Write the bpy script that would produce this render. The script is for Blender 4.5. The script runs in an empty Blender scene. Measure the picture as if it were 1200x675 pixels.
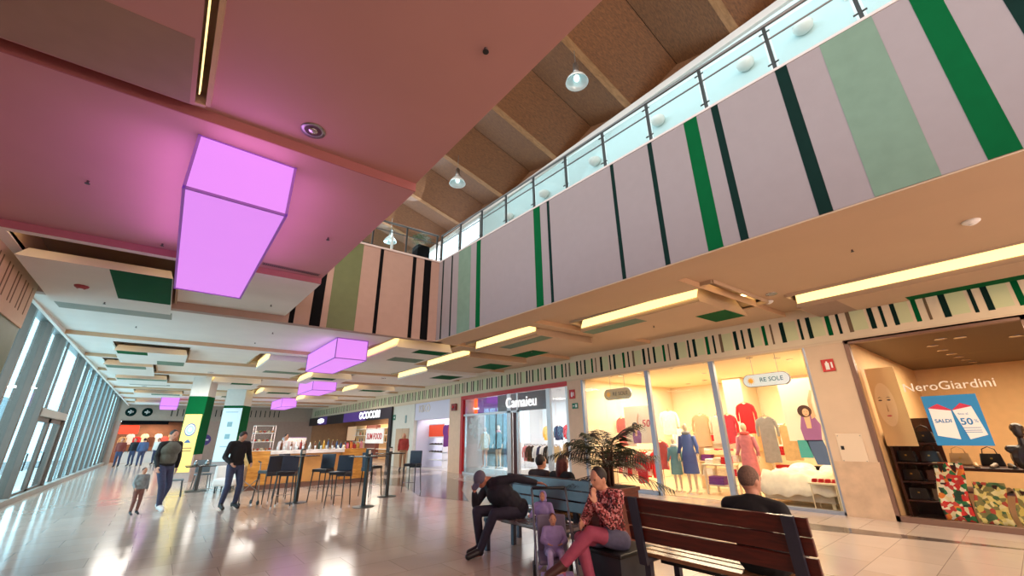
import bpy, bmesh, math, random
from mathutils import Matrix, Vector
random.seed(7)
C = bpy.context.scene.collection
sc = bpy.context.scene
PI = math.pi
SK = 0.0587                                   # the cross direction of the hall is a few degrees off square


def lin(c):
    return tuple(((v / 255) / 12.92 if v / 255 <= 0.04045 else ((v / 255 + 0.055) / 1.055) ** 2.4) for v in c)


# ------------------------------------------------------------------ materials
MATS = {}


def M(name, rgb, rough=0.6, metal=0.0, var=0.0, scale=6.0, emit=0.0, ecol=None, bump=0.0, spec=0.5, stretch=None):
    if name in MATS:
        return MATS[name]
    m = bpy.data.materials.new(name); m.use_nodes = True
    nt = m.node_tree; b = nt.nodes['Principled BSDF']
    col = lin(rgb) + (1,)
    b.inputs['Base Color'].default_value = col
    b.inputs['Roughness'].default_value = rough
    b.inputs['Metallic'].default_value = metal
    b.inputs['Specular IOR Level'].default_value = spec
    if var > 0 or bump > 0:
        tc = nt.nodes.new('ShaderNodeTexCoord'); n = nt.nodes.new('ShaderNodeTexNoise')
        n.inputs['Scale'].default_value = scale; n.inputs['Detail'].default_value = 4
        src = tc.outputs['Object']
        if stretch:
            mp = nt.nodes.new('ShaderNodeMapping'); mp.inputs['Scale'].default_value = stretch
            nt.links.new(src, mp.inputs['Vector']); src = mp.outputs['Vector']
        nt.links.new(src, n.inputs['Vector'])
        if var > 0:
            r = nt.nodes.new('ShaderNodeValToRGB')
            r.color_ramp.elements[0].position = 0.3; r.color_ramp.elements[1].position = 0.7
            r.color_ramp.elements[0].color = tuple(c * (1 - var) for c in col[:3]) + (1,)
            r.color_ramp.elements[1].color = tuple(min(1, c * (1 + var)) for c in col[:3]) + (1,)
            nt.links.new(n.outputs['Fac'], r.inputs['Fac']); nt.links.new(r.outputs['Color'], b.inputs['Base Color'])
        if bump > 0:
            bp = nt.nodes.new('ShaderNodeBump'); bp.inputs['Strength'].default_value = bump
            nt.links.new(n.outputs['Fac'], bp.inputs['Height']); nt.links.new(bp.outputs['Normal'], b.inputs['Normal'])
    if emit > 0:
        b.inputs['Emission Color'].default_value = lin(ecol or rgb) + (1,)
        b.inputs['Emission Strength'].default_value = emit
    MATS[name] = m
    return m


def glassmat(name, tint=(235, 245, 245), refl=0.35):
    m = bpy.data.materials.new(name); m.use_nodes = True
    nt = m.node_tree; nt.nodes.clear()
    o = nt.nodes.new('ShaderNodeOutputMaterial'); mx = nt.nodes.new('ShaderNodeMixShader')
    t = nt.nodes.new('ShaderNodeBsdfTransparent'); g = nt.nodes.new('ShaderNodeBsdfGlossy')
    f = nt.nodes.new('ShaderNodeLayerWeight'); f.inputs['Blend'].default_value = 0.25
    mul = nt.nodes.new('ShaderNodeMath'); mul.operation = 'MULTIPLY'; mul.inputs[1].default_value = refl
    nt.links.new(f.outputs['Fresnel'], mul.inputs[0]); nt.links.new(mul.outputs[0], mx.inputs['Fac'])
    t.inputs['Color'].default_value = lin(tint) + (1,); g.inputs['Roughness'].default_value = 0.02
    nt.links.new(t.outputs[0], mx.inputs[1]); nt.links.new(g.outputs[0], mx.inputs[2])
    nt.links.new(mx.outputs[0], o.inputs['Surface'])
    return m


GLASS = glassmat('shop_glass', (252, 253, 253), .28)
GLASSB = glassmat('balustrade_glass', (240, 248, 248), 0.3)


def floor_mat():
    m = bpy.data.materials.new('polished_floor'); m.use_nodes = True
    nt = m.node_tree; b = nt.nodes['Principled BSDF']; L = nt.links.new
    tc = nt.nodes.new('ShaderNodeTexCoord')
    mp = nt.nodes.new('ShaderNodeMapping'); mp.inputs['Rotation'].default_value = (0, 0, 0.0)
    L(tc.outputs['Object'], mp.inputs['Vector'])
    br = nt.nodes.new('ShaderNodeTexBrick'); L(mp.outputs['Vector'], br.inputs['Vector'])
    br.inputs['Scale'].default_value = 1.0; br.inputs['Brick Width'].default_value = 0.9; br.inputs['Row Height'].default_value = 0.6
    br.inputs['Mortar Size'].default_value = 0.004; br.offset = 0.5
    br.inputs['Color1'].default_value = lin((200, 184, 172)) + (1,)
    br.inputs['Color2'].default_value = lin((190, 172, 160)) + (1,)
    br.inputs['Mortar'].default_value = lin((150, 134, 124)) + (1,)
    n = nt.nodes.new('ShaderNodeTexNoise'); n.inputs['Scale'].default_value = 2.2; n.inputs['Detail'].default_value = 6
    L(mp.outputs['Vector'], n.inputs['Vector'])
    mx = nt.nodes.new('ShaderNodeMix'); mx.data_type = 'RGBA'; mx.blend_type = 'MULTIPLY'; mx.inputs[0].default_value = 0.35
    rp = nt.nodes.new('ShaderNodeValToRGB'); rp.color_ramp.elements[0].color = (0.6, 0.55, 0.52, 1); rp.color_ramp.elements[1].color = (1, 1, 1, 1)
    L(n.outputs['Fac'], rp.inputs['Fac']); L(br.outputs['Color'], mx.inputs[6]); L(rp.outputs['Color'], mx.inputs[7])
    L(mx.outputs[2], b.inputs['Base Color'])
    n2 = nt.nodes.new('ShaderNodeTexNoise'); n2.inputs['Scale'].default_value = 1.3
    mr = nt.nodes.new('ShaderNodeMapRange'); mr.inputs['To Min'].default_value = 0.10; mr.inputs['To Max'].default_value = 0.22
    L(n2.outputs['Fac'], mr.inputs['Value']); L(mr.outputs[0], b.inputs['Roughness'])
    b.inputs['Specular IOR Level'].default_value = 0.75
    return m


def wood_mat(name, c1, c2, rough=0.45, scale=3.0, st=(1, 8, 8), emit=0):
    m = bpy.data.materials.new(name); m.use_nodes = True
    nt = m.node_tree; b = nt.nodes['Principled BSDF']; L = nt.links.new
    tc = nt.nodes.new('ShaderNodeTexCoord'); mp = nt.nodes.new('ShaderNodeMapping'); mp.inputs['Scale'].default_value = st
    n = nt.nodes.new('ShaderNodeTexNoise'); n.inputs['Scale'].default_value = scale; n.inputs['Detail'].default_value = 6
    n.inputs['Distortion'].default_value = 0.6
    r = nt.nodes.new('ShaderNodeValToRGB'); r.color_ramp.elements[0].position = 0.3; r.color_ramp.elements[1].position = 0.72
    r.color_ramp.elements[0].color = lin(c1) + (1,); r.color_ramp.elements[1].color = lin(c2) + (1,)
    L(tc.outputs['Object'], mp.inputs['Vector']); L(mp.outputs['Vector'], n.inputs['Vector'])
    L(n.outputs['Fac'], r.inputs['Fac']); L(r.outputs['Color'], b.inputs['Base Color'])
    b.inputs['Roughness'].default_value = rough
    MATS[name] = m
    return m


def spots_mat(name, cols, scale=40, rough=0.8):
    m = bpy.data.materials.new(name); m.use_nodes = True
    nt = m.node_tree; b = nt.nodes['Principled BSDF']; L = nt.links.new
    tc = nt.nodes.new('ShaderNodeTexCoord'); v = nt.nodes.new('ShaderNodeTexVoronoi'); v.inputs['Scale'].default_value = scale
    L(tc.outputs['Object'], v.inputs['Vector'])
    r = nt.nodes.new('ShaderNodeValToRGB'); r.color_ramp.interpolation = 'CONSTANT'
    sp = nt.nodes.new('ShaderNodeSeparateColor'); L(v.outputs['Color'], sp.inputs[0]); L(sp.outputs[0], r.inputs['Fac'])
    e = r.color_ramp.elements
    while len(e) < len(cols):
        e.new(0.5)
    for i, c in enumerate(cols):
        e[i].position = i / len(cols); e[i].color = lin(c) + (1,)
    L(r.outputs['Color'], b.inputs['Base Color']); b.inputs['Roughness'].default_value = rough
    return m


WHITE = M('ceiling_white', (226, 222, 216), 0.75, var=0.03, scale=1.5)
PINKC = M('ceiling_rose_light', (186, 142, 138), 0.7, var=0.03, scale=1.2)  # pink light on the near bays, put into the base colour
CREAMC = M('ceiling_cream', (186, 161, 134), 0.7, var=0.03, scale=1.2)
TANR = M('riser_rose_light', (160, 100, 100), 0.7, var=0.04)  # near risers carry the same pink light in their colour
TANF = M('riser_tan', (200, 166, 132), 0.7, var=0.04)
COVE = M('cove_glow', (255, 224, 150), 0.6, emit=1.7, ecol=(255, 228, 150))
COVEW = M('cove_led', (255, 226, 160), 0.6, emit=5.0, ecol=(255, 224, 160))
PCREAM = M('pier_cream', (205, 180, 152), 0.55, var=0.05, scale=2)
PSTONE = M('pier_stone', (196, 168, 140), 0.3, var=0.12, scale=5)
GREEN = M('paint_green', (0, 84, 44), 0.75, var=0.05, spec=.08)
DGREEN = M('paint_dark_green', (12, 38, 34), 0.75, var=0.08, spec=.08)
PGREEN = M('paint_pale_green', (112, 136, 120), 0.75, var=0.05, spec=.08)
OLIVE = M('paint_olive', (96, 108, 70), 0.6, var=0.05)
GREY = M('paint_grey', (140, 142, 132), 0.7, var=0.04)
TAUPE = M('paint_taupe', (150, 128, 112), 0.7, var=0.04)
BLACKP = M('paint_black', (14, 15, 18), 0.8, spec=.08)
MAUVE = M('fascia_mauve', (146, 137, 139), 0.8, var=0.02, spec=.15)
FTAN = M('fascia_tan', (168, 142, 130), 0.7, var=0.03)
STEEL = M('brushed_steel', (150, 152, 150), 0.35, 0.9)
DSTEEL = M('dark_steel', (70, 74, 74), 0.4, 0.7)
MULL = M('mullion_grey', (104, 94, 88), 0.45, 0.3, var=0.05)
BLUEGREY = M('mullion_bluegrey', (150, 156, 170), 0.4, 0.3)
BLACK = M('black_plastic', (22, 22, 24), 0.45)
BWOOD = wood_mat('bench_wood', (58, 18, 12), (96, 34, 22), 0.35, 4, (6, 1, 8))
BSLATE = M('bench_slat_sheen', (92, 104, 116), 0.25, var=0.12, scale=5)  # light reflected off the slats, put into their colour
VIOLET = M('lantern_skin', (120, 70, 130), 0.7, emit=1.0, ecol=(222, 140, 242), var=.05, scale=2)
VFRAME = M('lantern_frame', (140, 92, 168), 0.5, emit=0.25, ecol=(170, 90, 220))
WARMW = M('shop_wall_warm', (240, 222, 186), 0.8, var=0.03)
WHITEP = M('white_paint', (232, 232, 230), 0.6)
CHROME = M('chrome', (200, 200, 205), 0.2, 1.0)
SKIN = M('skin', (196, 142, 116), 0.55, var=0.06, scale=12)
SKIND = M('skin_darker', (170, 112, 92), 0.55, var=0.06, scale=12)  # darker skin tone
EYE = M('eye_dark', (40, 28, 24), 0.3)
LIP = M('lip', (150, 80, 72), 0.5)
LEDSPOT = M('spot_glow', (255, 244, 220), 0.5, emit=14, ecol=(255, 238, 205))
RED = M('sign_red', (190, 28, 30), 0.5)


# ------------------------------------------------------------------ mesh builder
class MB:
    def __init__(s): s.v = []; s.f = []

    def add(s, vs, fs):
        k = len(s.v); s.v += [tuple(p) for p in vs]; s.f += [tuple(i + k for i in f) for f in fs]; return s

    def box(s, x0, x1, y0, y1, z0, z1, skew=False):
        vs = [(x, y - (SK * x if skew else 0), z) for z in (z0, z1) for x, y in ((x0, y0), (x1, y0), (x1, y1), (x0, y1))]
        return s.add(vs, [(3, 2, 1, 0), (4, 5, 6, 7), (0, 1, 5, 4), (1, 2, 6, 5), (2, 3, 7, 6), (3, 0, 4, 7)])

    def rbox(s, c, sz, rz=0, rx=0, ry=0):
        m = Matrix.Translation(c) @ Matrix.Rotation(rz, 4, 'Z') @ Matrix.Rotation(rx, 4, 'X') @ Matrix.Rotation(ry, 4, 'Y')
        k = MB().box(-sz[0] / 2, sz[0] / 2, -sz[1] / 2, sz[1] / 2, -sz[2] / 2, sz[2] / 2)
        return s.add([m @ Vector(p) for p in k.v], k.f)

    def prism(s, poly, z0, z1, m=None):
        n = len(poly)
        a = sum(poly[i][0] * poly[(i + 1) % n][1] - poly[(i + 1) % n][0] * poly[i][1] for i in range(n))
        if a < 0: poly = poly[::-1]
        vs = [Vector((p[0], p[1], z)) for z in (z0, z1) for p in poly]
        if m: vs = [m @ v for v in vs]
        return s.add(vs, [tuple(range(n))[::-1], tuple(range(n, 2 * n))] + [(i, (i + 1) % n, n + (i + 1) % n, n + i) for i in range(n)])

    def tube(s, pts, r, n=8, r2=None):
        pts = [Vector(p) for p in pts]; k = len(pts); rings = []
        rs = r if isinstance(r, (list, tuple)) else [r + ((r2 if r2 is not None else r) - r) * i / (k - 1) for i in range(k)]
        for i, p in enumerate(pts):
            d = (pts[min(i + 1, k - 1)] - pts[max(i - 1, 0)]).normalized()
            a = Vector((0, 0, 1)) if abs(d.z) < 0.9 else Vector((1, 0, 0))
            u = d.cross(a).normalized(); w = d.cross(u)
            rings.append([p + (u * math.cos(2 * PI * j / n) + w * math.sin(2 * PI * j / n)) * rs[i] for j in range(n)])
        vs = [q for ring in rings for q in ring]; fs = []
        for i in range(k - 1):
            for j in range(n):
                fs.append((i * n + j, i * n + (j + 1) % n, (i + 1) * n + (j + 1) % n, (i + 1) * n + j))
        fs += [tuple(range(n))[::-1], tuple(range((k - 1) * n, k * n))]
        return s.add(vs, fs)

    def lathe(s, prof, c=(0, 0, 0), n=20, m=None):
        vs = []; fs = []; k = len(prof)
        for r, z in prof:
            for j in range(n):
                vs.append(Vector((max(r, 1e-4) * math.cos(2 * PI * j / n), max(r, 1e-4) * math.sin(2 * PI * j / n), z)))
        for i in range(k - 1):
            for j in range(n):
                fs.append((i * n + j, i * n + (j + 1) % n, (i + 1) * n + (j + 1) % n, (i + 1) * n + j))
        fs += [tuple(range(n))[::-1], tuple(range((k - 1) * n, k * n))]
        if m: vs = [m @ v for v in vs]
        return s.add([v + Vector(c) for v in vs], fs)

    def ball(s, c, r, n=12, k=8, m=None):
        rx, ry, rz = (r, r, r) if not isinstance(r, (tuple, list)) else r
        vs = []; fs = []
        for i in range(k + 1):
            t = PI * i / k
            for j in range(n):
                a = 2 * PI * j / n; q = max(math.sin(t), 0.001)
                v = Vector((rx * q * math.cos(a), ry * q * math.sin(a), -rz * math.cos(t)))
                if m: v = m @ v
                vs.append(v + Vector(c))
        for i in range(k):
            for j in range(n):
                fs.append((i * n + j, i * n + (j + 1) % n, (i + 1) * n + (j + 1) % n, (i + 1) * n + j))
        fs += [tuple(range(n))[::-1], tuple(range(k * n, (k + 1) * n))]
        return s.add(vs, fs)

    def build(s, name, mat, parent=None, smooth=False, bevel=0, kind=None):
        me = bpy.data.meshes.new(name); me.from_pydata(s.v, [], s.f); me.validate()
        me.materials.append(mat)
        bm = bmesh.new(); bm.from_mesh(me); bmesh.ops.recalc_face_normals(bm, faces=bm.faces); bm.to_mesh(me); bm.free()
        if smooth:
            for p in me.polygons: p.use_smooth = True
        o = bpy.data.objects.new(name, me); C.objects.link(o)
        if parent: o.parent = parent
        if bevel:
            b = o.modifiers.new('bevel', 'BEVEL'); b.width = bevel; b.segments = 2; b.limit_method = 'ANGLE'
        if kind: o['kind'] = kind
        return o


def B(*a, **k): return MB().box(*a, **k)


def tag(o, label, cat, group=None):
    o['label'] = label; o['category'] = cat
    if group: o['group'] = group
    return o


def thing(name, label, cat, loc=(0, 0, 0), rz=0, group=None):
    o = bpy.data.objects.new(name, None); C.objects.link(o)
    o.location = loc; o.rotation_euler = (0, 0, rz); o.empty_display_size = 0.1
    return tag(o, label, cat, group)


def S(o):
    o['kind'] = 'structure'; return o


def copy_tree(o, parent=None):
    c = o.copy(); C.objects.link(c); c.parent = parent
    for ch in [x for x in bpy.data.objects if x.parent == o]:
        copy_tree(ch, c)
    return c


FACE_NX = Matrix(((0, 0, -1, 0), (-1, 0, 0, 0), (0, 1, 0, 0), (0, 0, 0, 1)))       # writing that reads from the hall on the shop wall
FACE_NY = Matrix(((1, 0, 0, 0), (0, 0, -1, 0), (0, 1, 0, 0), (0, 0, 0, 1)))


def text(name, s, size, loc, face, mat, parent=None, ext=0.004, align='CENTER', shear=0, bold=0, sx=1.0):
    cu = bpy.data.curves.new(name, 'FONT'); cu.body = s; cu.size = size; cu.extrude = ext
    cu.align_x = align; cu.align_y = 'CENTER'; cu.shear = shear; cu.offset = bold; cu.resolution_u = 3
    o = bpy.data.objects.new(name, cu); C.objects.link(o)
    dg = bpy.context.evaluated_depsgraph_get()
    me = bpy.data.meshes.new_from_object(o.evaluated_get(dg))
    bpy.data.objects.remove(o)
    me.transform(Matrix.Translation(loc) @ face @ Matrix.Diagonal((sx, 1, 1, 1)))
    me.materials.clear(); me.materials.append(mat)
    o = bpy.data.objects.new(name, me); C.objects.link(o)
    if parent: o.parent = parent
    return o


# ------------------------------------------------------------------ setting: floor, decks, walls
S(B(-6, 18, -6, 46, -0.2, 0.0).build('floor', floor_mat()))
INL = M('floor_inlay', (96, 84, 78), 0.14, var=0.15, scale=3, spec=0.7)
S(MB().prism([(8.62, 3.4), (9.28, 3.2), (9.42, 0.3)], 0.0, 0.003).build('trim_1', INL))
S(MB().prism([(5.9, 16.9), (9.6, 17.0), (8.8, 13.6), (7.4, 11.6), (6.35, 9.6), (5.9, 11.4), (6.6, 13.8)], 0.0, 0.003).build('trim_2', INL))
S(MB().prism([(7.6, 20.5), (10.2, 20.5), (10.2, 18.6), (7.6, 18.4)], 0.0, 0.003).build('trim_3', INL))

WX = 10.6        # shop line
GX = -2.98       # glazing line
# ceiling bays (sawtooth), with holes for the trays
ceil_parts = []
RIS = [-4.0, 3.65, 7.2, 10.45, 14.2, 17.7, 21.2, 24.7, 28.2, 31.7, 35.2, 38.7, 42.4]
ZN, ZF = 4.03, 4.13
# (x0, x1, y0, y1, bottom z, glow sides, colour)
TRAYS = [
    (-2.0, -0.36, 7.75, 10.2, 3.88, 'F', 'w'), (-2.3, -0.33, -2.0, 3.45, 4.0, 'R', 'p'),
    (9.38, 10.58, -3.2, 3.0, 3.87, 'L', 'c'), (7.36, 9.2, 3.85, 6.85, 3.88, 'LF', 'c'), (6.66, 8.6, 7.6, 10.3, 3.88, 'L', 'c'),
    (7.0, 9.25, 11.1, 14.0, 3.88, 'L', 'c'), (7.4, 9.6, 14.7, 17.4, 3.88, 'L', 'w'), (4.5, 6.2, 10.8, 13.5, 3.88, 'FL', 'w'),
    (-1.5, 0.1, 15.2, 17.6, 3.88, 'F', 'w'), (-1.95, -0.7, 18.3, 21.0, 3.88, 'F', 'w'), (2.1, 3.3, 14.75, 17.2, 3.88, 'L', 'w'),
    (4.2, 5.8, 18.3, 20.8, 3.88, 'FL', 'w'), (1.2, 3.0, 21.8, 24.2, 3.88, 'FL', 'w'), (-1.9, -0.3, 22.0, 24.3, 3.88, 'F', 'w'),
    (7.2, 9.2, 21.8, 24.2, 3.88, 'FL', 'w'), (3.6, 5.4, 25.3, 27.8, 3.88, 'FL', 'w'), (-1.6, 0.4, 28.8, 31.2, 3.88, 'F', 'w'),
    (1.6, 3.6, 28.9, 31.2, 3.88, 'FL', 'w'), (6.4, 8.4, 28.8, 31.3, 3.88, 'FL', 'w'), (-1.8, 0.3, 35.8, 38.2, 3.88, 'F', 'w')]


def holes():
    for (x0, x1, y0, y1, z, g, c) in TRAYS:
        yield (x0 - (0.26 if 'L' in g else 0.03), x1 + (0.06 if 'R' in g else 0.02), y0 - (0.42 if 'F' in g else 0.04), y1 + 0.04)


HO = list(holes())


def zc(y):
    for a, b in zip(RIS, RIS[1:]):
        if a <= y <= b: return ZN + (ZF - ZN) * (y - a) / (b - a)
    return ZN


def ceil_region(name, x0, x1, ya, yb, mats):
    """bottom skin of the ceiling between x0..x1, split at the risers and around the tray recesses"""
    for a, b in zip(RIS, RIS[1:]):
        a2, b2 = max(a, ya), min(b, yb)
        if a2 >= b2: continue
        xs = {x0, x1}; ys = {a2, b2}
        for h in HO:
            if h[2] < b2 and h[3] > a2:
                for x in (h[0], h[1]):
                    if x0 < x < x1: xs.add(x)
                for y in (h[2], h[3]):
                    if a2 < y < b2: ys.add(y)
        xs = sorted(xs); ys = sorted(ys); m = MB()
        for i in range(len(xs) - 1):
            for j in range(len(ys) - 1):
                cx, cy = (xs[i] + xs[i + 1]) / 2, (ys[j] + ys[j + 1]) / 2
                if any(h[0] < cx < h[1] and h[2] < cy < h[3] for h in HO): continue
                f = lambda y: ZN + (ZF - ZN) * (y - a) / (b - a)
                q = [(xs[i], ys[j]), (xs[i + 1], ys[j]), (xs[i + 1], ys[j + 1]), (xs[i], ys[j + 1])]
                m.add([(x, y - SK * x, f(y)) for x, y in q] + [(x, y - SK * x, f(y) + 0.06) for x, y in q],
                      [(0, 1, 2, 3), (4, 7, 6, 5), (0, 4, 5, 1), (1, 5, 6, 2), (2, 6, 7, 3), (3, 7, 4, 0)])
        if m.v: S(m.build(name, mats(a2, x0)))
        if a >= ya and a > RIS[0]:
            S(B(x0, x1, a - 0.012, a, ZN, ZF + 0.04, skew=True).build(name, TANR if (x0 < 0 and a < 8) else TANF))


def cmL(y, x): return PINKC if y < 7 else WHITE
def cmR(y, x): return CREAMC if y < 14 else WHITE


ceil_region('ceiling', -2.35, 1.58, -4.0, 10.45, cmL)
ceil_region('ceiling', 5.80, WX, -4.0, 10.45, cmR)
ceil_region('ceiling', -2.35, 5.80, 10.2, 42.4, lambda y, x: WHITE)
ceil_region('ceiling', 5.80, WX, 10.45, 42.4, cmR)
# decks over the ceiling void
S(B(-3.3, 1.58, -4, 10.1, 4.72, 4.85).build('ceiling_deck', WHITE))
S(B(5.95, 18, -4, 10.1, 4.72, 4.85).build('ceiling_deck', WHITE))
S(B(-3.3, 18, 10.1, 46, 4.72, 4.85).build('ceiling_deck', WHITE))
# slab edge towards the void, lip along the glazing
S(B(1.50, 1.578, -4, 10.2, 4.14, 5.0).build('trim_4', PINKC))
S(B(-2.41, -2.35, 10.1, 42.4, 4.02, 4.72).build('trim_5', WHITE))

for i, (x0, x1, y0, y1, z, g, c) in enumerate(TRAYS):
    h = HO[i]; mt = {'w': WHITE, 'p': PINKC, 'c': CREAMC}[c]
    w = MB(); zt = 4.45
    for (a, b, cc, d) in ((h[0] - .03, h[0], h[2], h[3]), (h[1], h[1] + .03, h[2], h[3]), (h[0], h[1], h[2] - .03, h[2]), (h[0], h[1], h[3], h[3] + .03)):
        w.box(a, b, cc, d, 4.06, zt, skew=True)
    w.box(h[0], h[1], h[2], h[3], zt, zt + .03, skew=True)
    S(w.build('ceiling_recess', CREAMC))
    ins = (0.26 if g == 'F' else 0.16) if 'F' in g else 0.06
    lo = [(x0, y0), (x1, y0), (x1, y1), (x0, y1)]; hi = [(x0 + (ins if 'L' in g else 0.04), y0 + ins), (x1 - 0.06, y0 + ins), (x1 - 0.06, y1 - .03), (x0 + (ins if 'L' in g else 0.04), y1 - .03)]
    sk = lambda p, zz: (p[0], p[1] - SK * p[0], zz)
    S(MB().add([sk(p, z) for p in lo] + [sk(p, z + .2 if g == 'F' else 4.3) for p in hi], [(3, 2, 1, 0), (4, 5, 6, 7), (0, 1, 5, 4), (1, 2, 6, 5), (2, 3, 7, 6), (3, 0, 4, 7)]).build('ceiling_tray', mt))
    glow_mb = MB()
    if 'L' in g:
        glow_mb.add([sk((x0 - 0.012, y0 + .03), z + .09), sk((x0 - 0.012 + .02, y1 - .03), z + .09), sk((x0 + ins * .7 - .012, y1 - .03), 4.2), sk((x0 + ins * .7 - .012, y0 + .03), 4.2)], [(0, 1, 2, 3)])  # lit side of the tray drawn as an emissive face, no fitting there
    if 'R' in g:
        glow_mb.box(x1 + .012, x1 + .019, y0, y1 - .1, 4.04, 4.08, skew=True)
    if glow_mb.v: S(glow_mb.build('ceiling_cove_glow', COVE))
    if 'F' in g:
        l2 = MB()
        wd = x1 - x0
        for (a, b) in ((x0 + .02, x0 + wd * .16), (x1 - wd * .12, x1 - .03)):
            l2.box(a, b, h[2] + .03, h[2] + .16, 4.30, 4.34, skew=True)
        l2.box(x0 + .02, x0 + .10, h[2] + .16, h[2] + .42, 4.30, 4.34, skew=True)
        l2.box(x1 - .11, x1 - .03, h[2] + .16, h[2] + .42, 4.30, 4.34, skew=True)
        S(l2.build('ceiling_cove_glow', COVEW))

# painted rectangles on ceiling and trays
def patch(x0, x1, y0, y1, z, mt, slope=False):
    f = (lambda y: zc(y) - .002) if slope else (lambda y: z - .002)
    q = [(x0, y0), (x1, y0), (x1, y1), (x0, y1)]
    m = MB().add([(x, y - SK * x, f(y)) for x, y in q] + [(x, y - SK * x, f(y) + .0015) for x, y in q], [(0, 1, 2, 3), (4, 7, 6, 5), (0, 4, 5, 1), (1, 5, 6, 2), (2, 6, 7, 3), (3, 7, 4, 0)])
    S(m.build('ceiling_paint', mt))


patch(-1.08, -0.37, 7.76, 9.4, 3.88, GREEN)
patch(-2.1, -0.36, 10.75, 11.45, 0, GREY, True)
patch(-1.42, -0.36, 2.75, 3.44, 4.0, TAUPE)
patch(9.4, 10.57, 2.35, 2.98, 3.87, TAUPE)
patch(10.25, 10.58, -3, 1.55, 3.87, GREEN)
patch(8.32, 9.15, 3.87, 4.5, 3.88, GREEN)
patch(7.4, 7.8, 5.3, 6.83, 3.88, PGREEN)
patch(6.85, 7.25, 7.65, 9.4, 3.88, PGREEN)
patch(7.9, 8.55, 9.2, 10.28, 3.88, GREEN)
patch(8.8, 9.7, 10.9, 11.6, 0, GREEN, True) if False else None
patch(8.25, 9.2, 11.8, 12.9, 3.88, GREEN)
patch(8.3, 9.3, 15.2, 16.3, 3.88, GREEN)
patch(5.2, 6.15, 10.85, 11.4, 3.88, GREEN); patch(5.1, 6.1, 12.3, 13.0, 3.88, PGREEN)
patch(-1.45, -0.8, 15.22, 15.75, 3.88, GREEN); patch(-0.6, 0.08, 16.7, 17.55, 3.88, PGREEN)
patch(-1.9, -0.9, 18.35, 19.0, 3.88, PGREEN); patch(-1.85, -0.32, 22.05, 22.6, 3.88, PGREEN)
patch(4.3, 5.2, 18.35, 19.0, 3.88, GREEN); patch(1.9, 2.7, 21.85, 22.5, 3.88, GREEN); patch(7.6, 8.8, 22, 22.8, 3.88, GREEN)
patch(3.9, 5.0, 25.4, 26.2, 3.88, GREEN); patch(-0.9, 0.3, 29, 29.8, 3.88, PGREEN); patch(2.2, 3.3, 29, 29.8, 3.88, GREEN)
patch(2.6, 3.9, 18.5, 19.3, 0, PGREEN, True); patch(-1.7, -0.2, 26.0, 26.8, 0, GREY, True); patch(3.2, 4.4, 14.6, 15.2, 0, DGREEN, True)

# ---------------- gallery fascias
def fas(x): return 0
FN = Vector((1, .0436, 0)).normalized()
def fx(y): return 5.23 + .0436 * (9.72 - y)
def fbox(m, y0, y1, z0, z1, d0=0.0, d1=0.15):
    vs = [(fx(y) + d, y, z) for z in (z0, z1) for y, d in ((y0, d0), (y0, d1), (y1, d1), (y1, d0))]
    return m.add(vs, [(3, 2, 1, 0), (4, 5, 6, 7), (0, 1, 5, 4), (1, 2, 6, 5), (2, 3, 7, 6), (3, 0, 4, 7)])
S(fbox(MB(), -4, 9.86, 3.97, 4.02, .006, .7).build('ceiling_soffit', CREAMC))
S(fbox(MB(), -4, 9.72, 3.99, 6.28, 0, .15).build('wall_gallery_right', MAUVE))
S(fbox(MB(), -4, 9.72, 6.28, 6.32, -.012, .26).build('trim_6', M('coping', (205, 196, 192), .5)))
stripes = {GREEN: [(-.6, -.38), (2.11, 2.32), (5.61, 5.81), (7.73, 7.9), (-3.0, -2.7)], PGREEN: [(-.06, .47), (8.15, 8.7)],
           DGREEN: [(.85, .99), (1.78, 1.88), (2.90, 2.98), (3.69, 3.76), (5.33, 5.40), (8.99, 9.05), (9.44, 9.5), (-1.05, -.93), (-1.6, -1.4)]}
for mt, L_ in stripes.items():
    m = MB()
    for a, b in L_: fbox(m, a, b, 3.991, 6.28, -.004, .001)
    S(m.build('wall_gallery_stripes', mt))
FC = 10.0076
S(MB().box(-2.2, 5.45, FC, FC + .18, 3.97, 6.28, skew=True).build('wall_gallery_far', FTAN))
S(MB().box(-2.2, 5.45, FC - .03, FC + .2, 6.28, 6.33, skew=True).build('trim_7', MATS['coping']))
m = MB()
for a, b in ((1.66, 1.76), (2.08, 2.31), (3.52, 3.61), (4.43, 4.53), (4.77, 4.98)): m.box(a, b, FC - .004, FC, 3.975, 6.28, skew=True)
S(m.build('wall_gallery_stripes', BLACKP))
S(MB().box(2.45, 3.08, FC - .004, FC, 3.975, 6.28, skew=True).build('wall_gallery_stripes', OLIVE))
# gallery decks
S(MB().prism([(5.95, -4), (7.8, -4), (7.8, 10.0), (5.5, 9.9)], 6.0, 6.12).build('floor_gallery', M('gallery_floor', (170, 160, 150), .4, var=.05)))
S(B(-2.2, 7.8, FC + .15, 24, 6.0, 6.12).build('floor_gallery', MATS['gallery_floor']))
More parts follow.
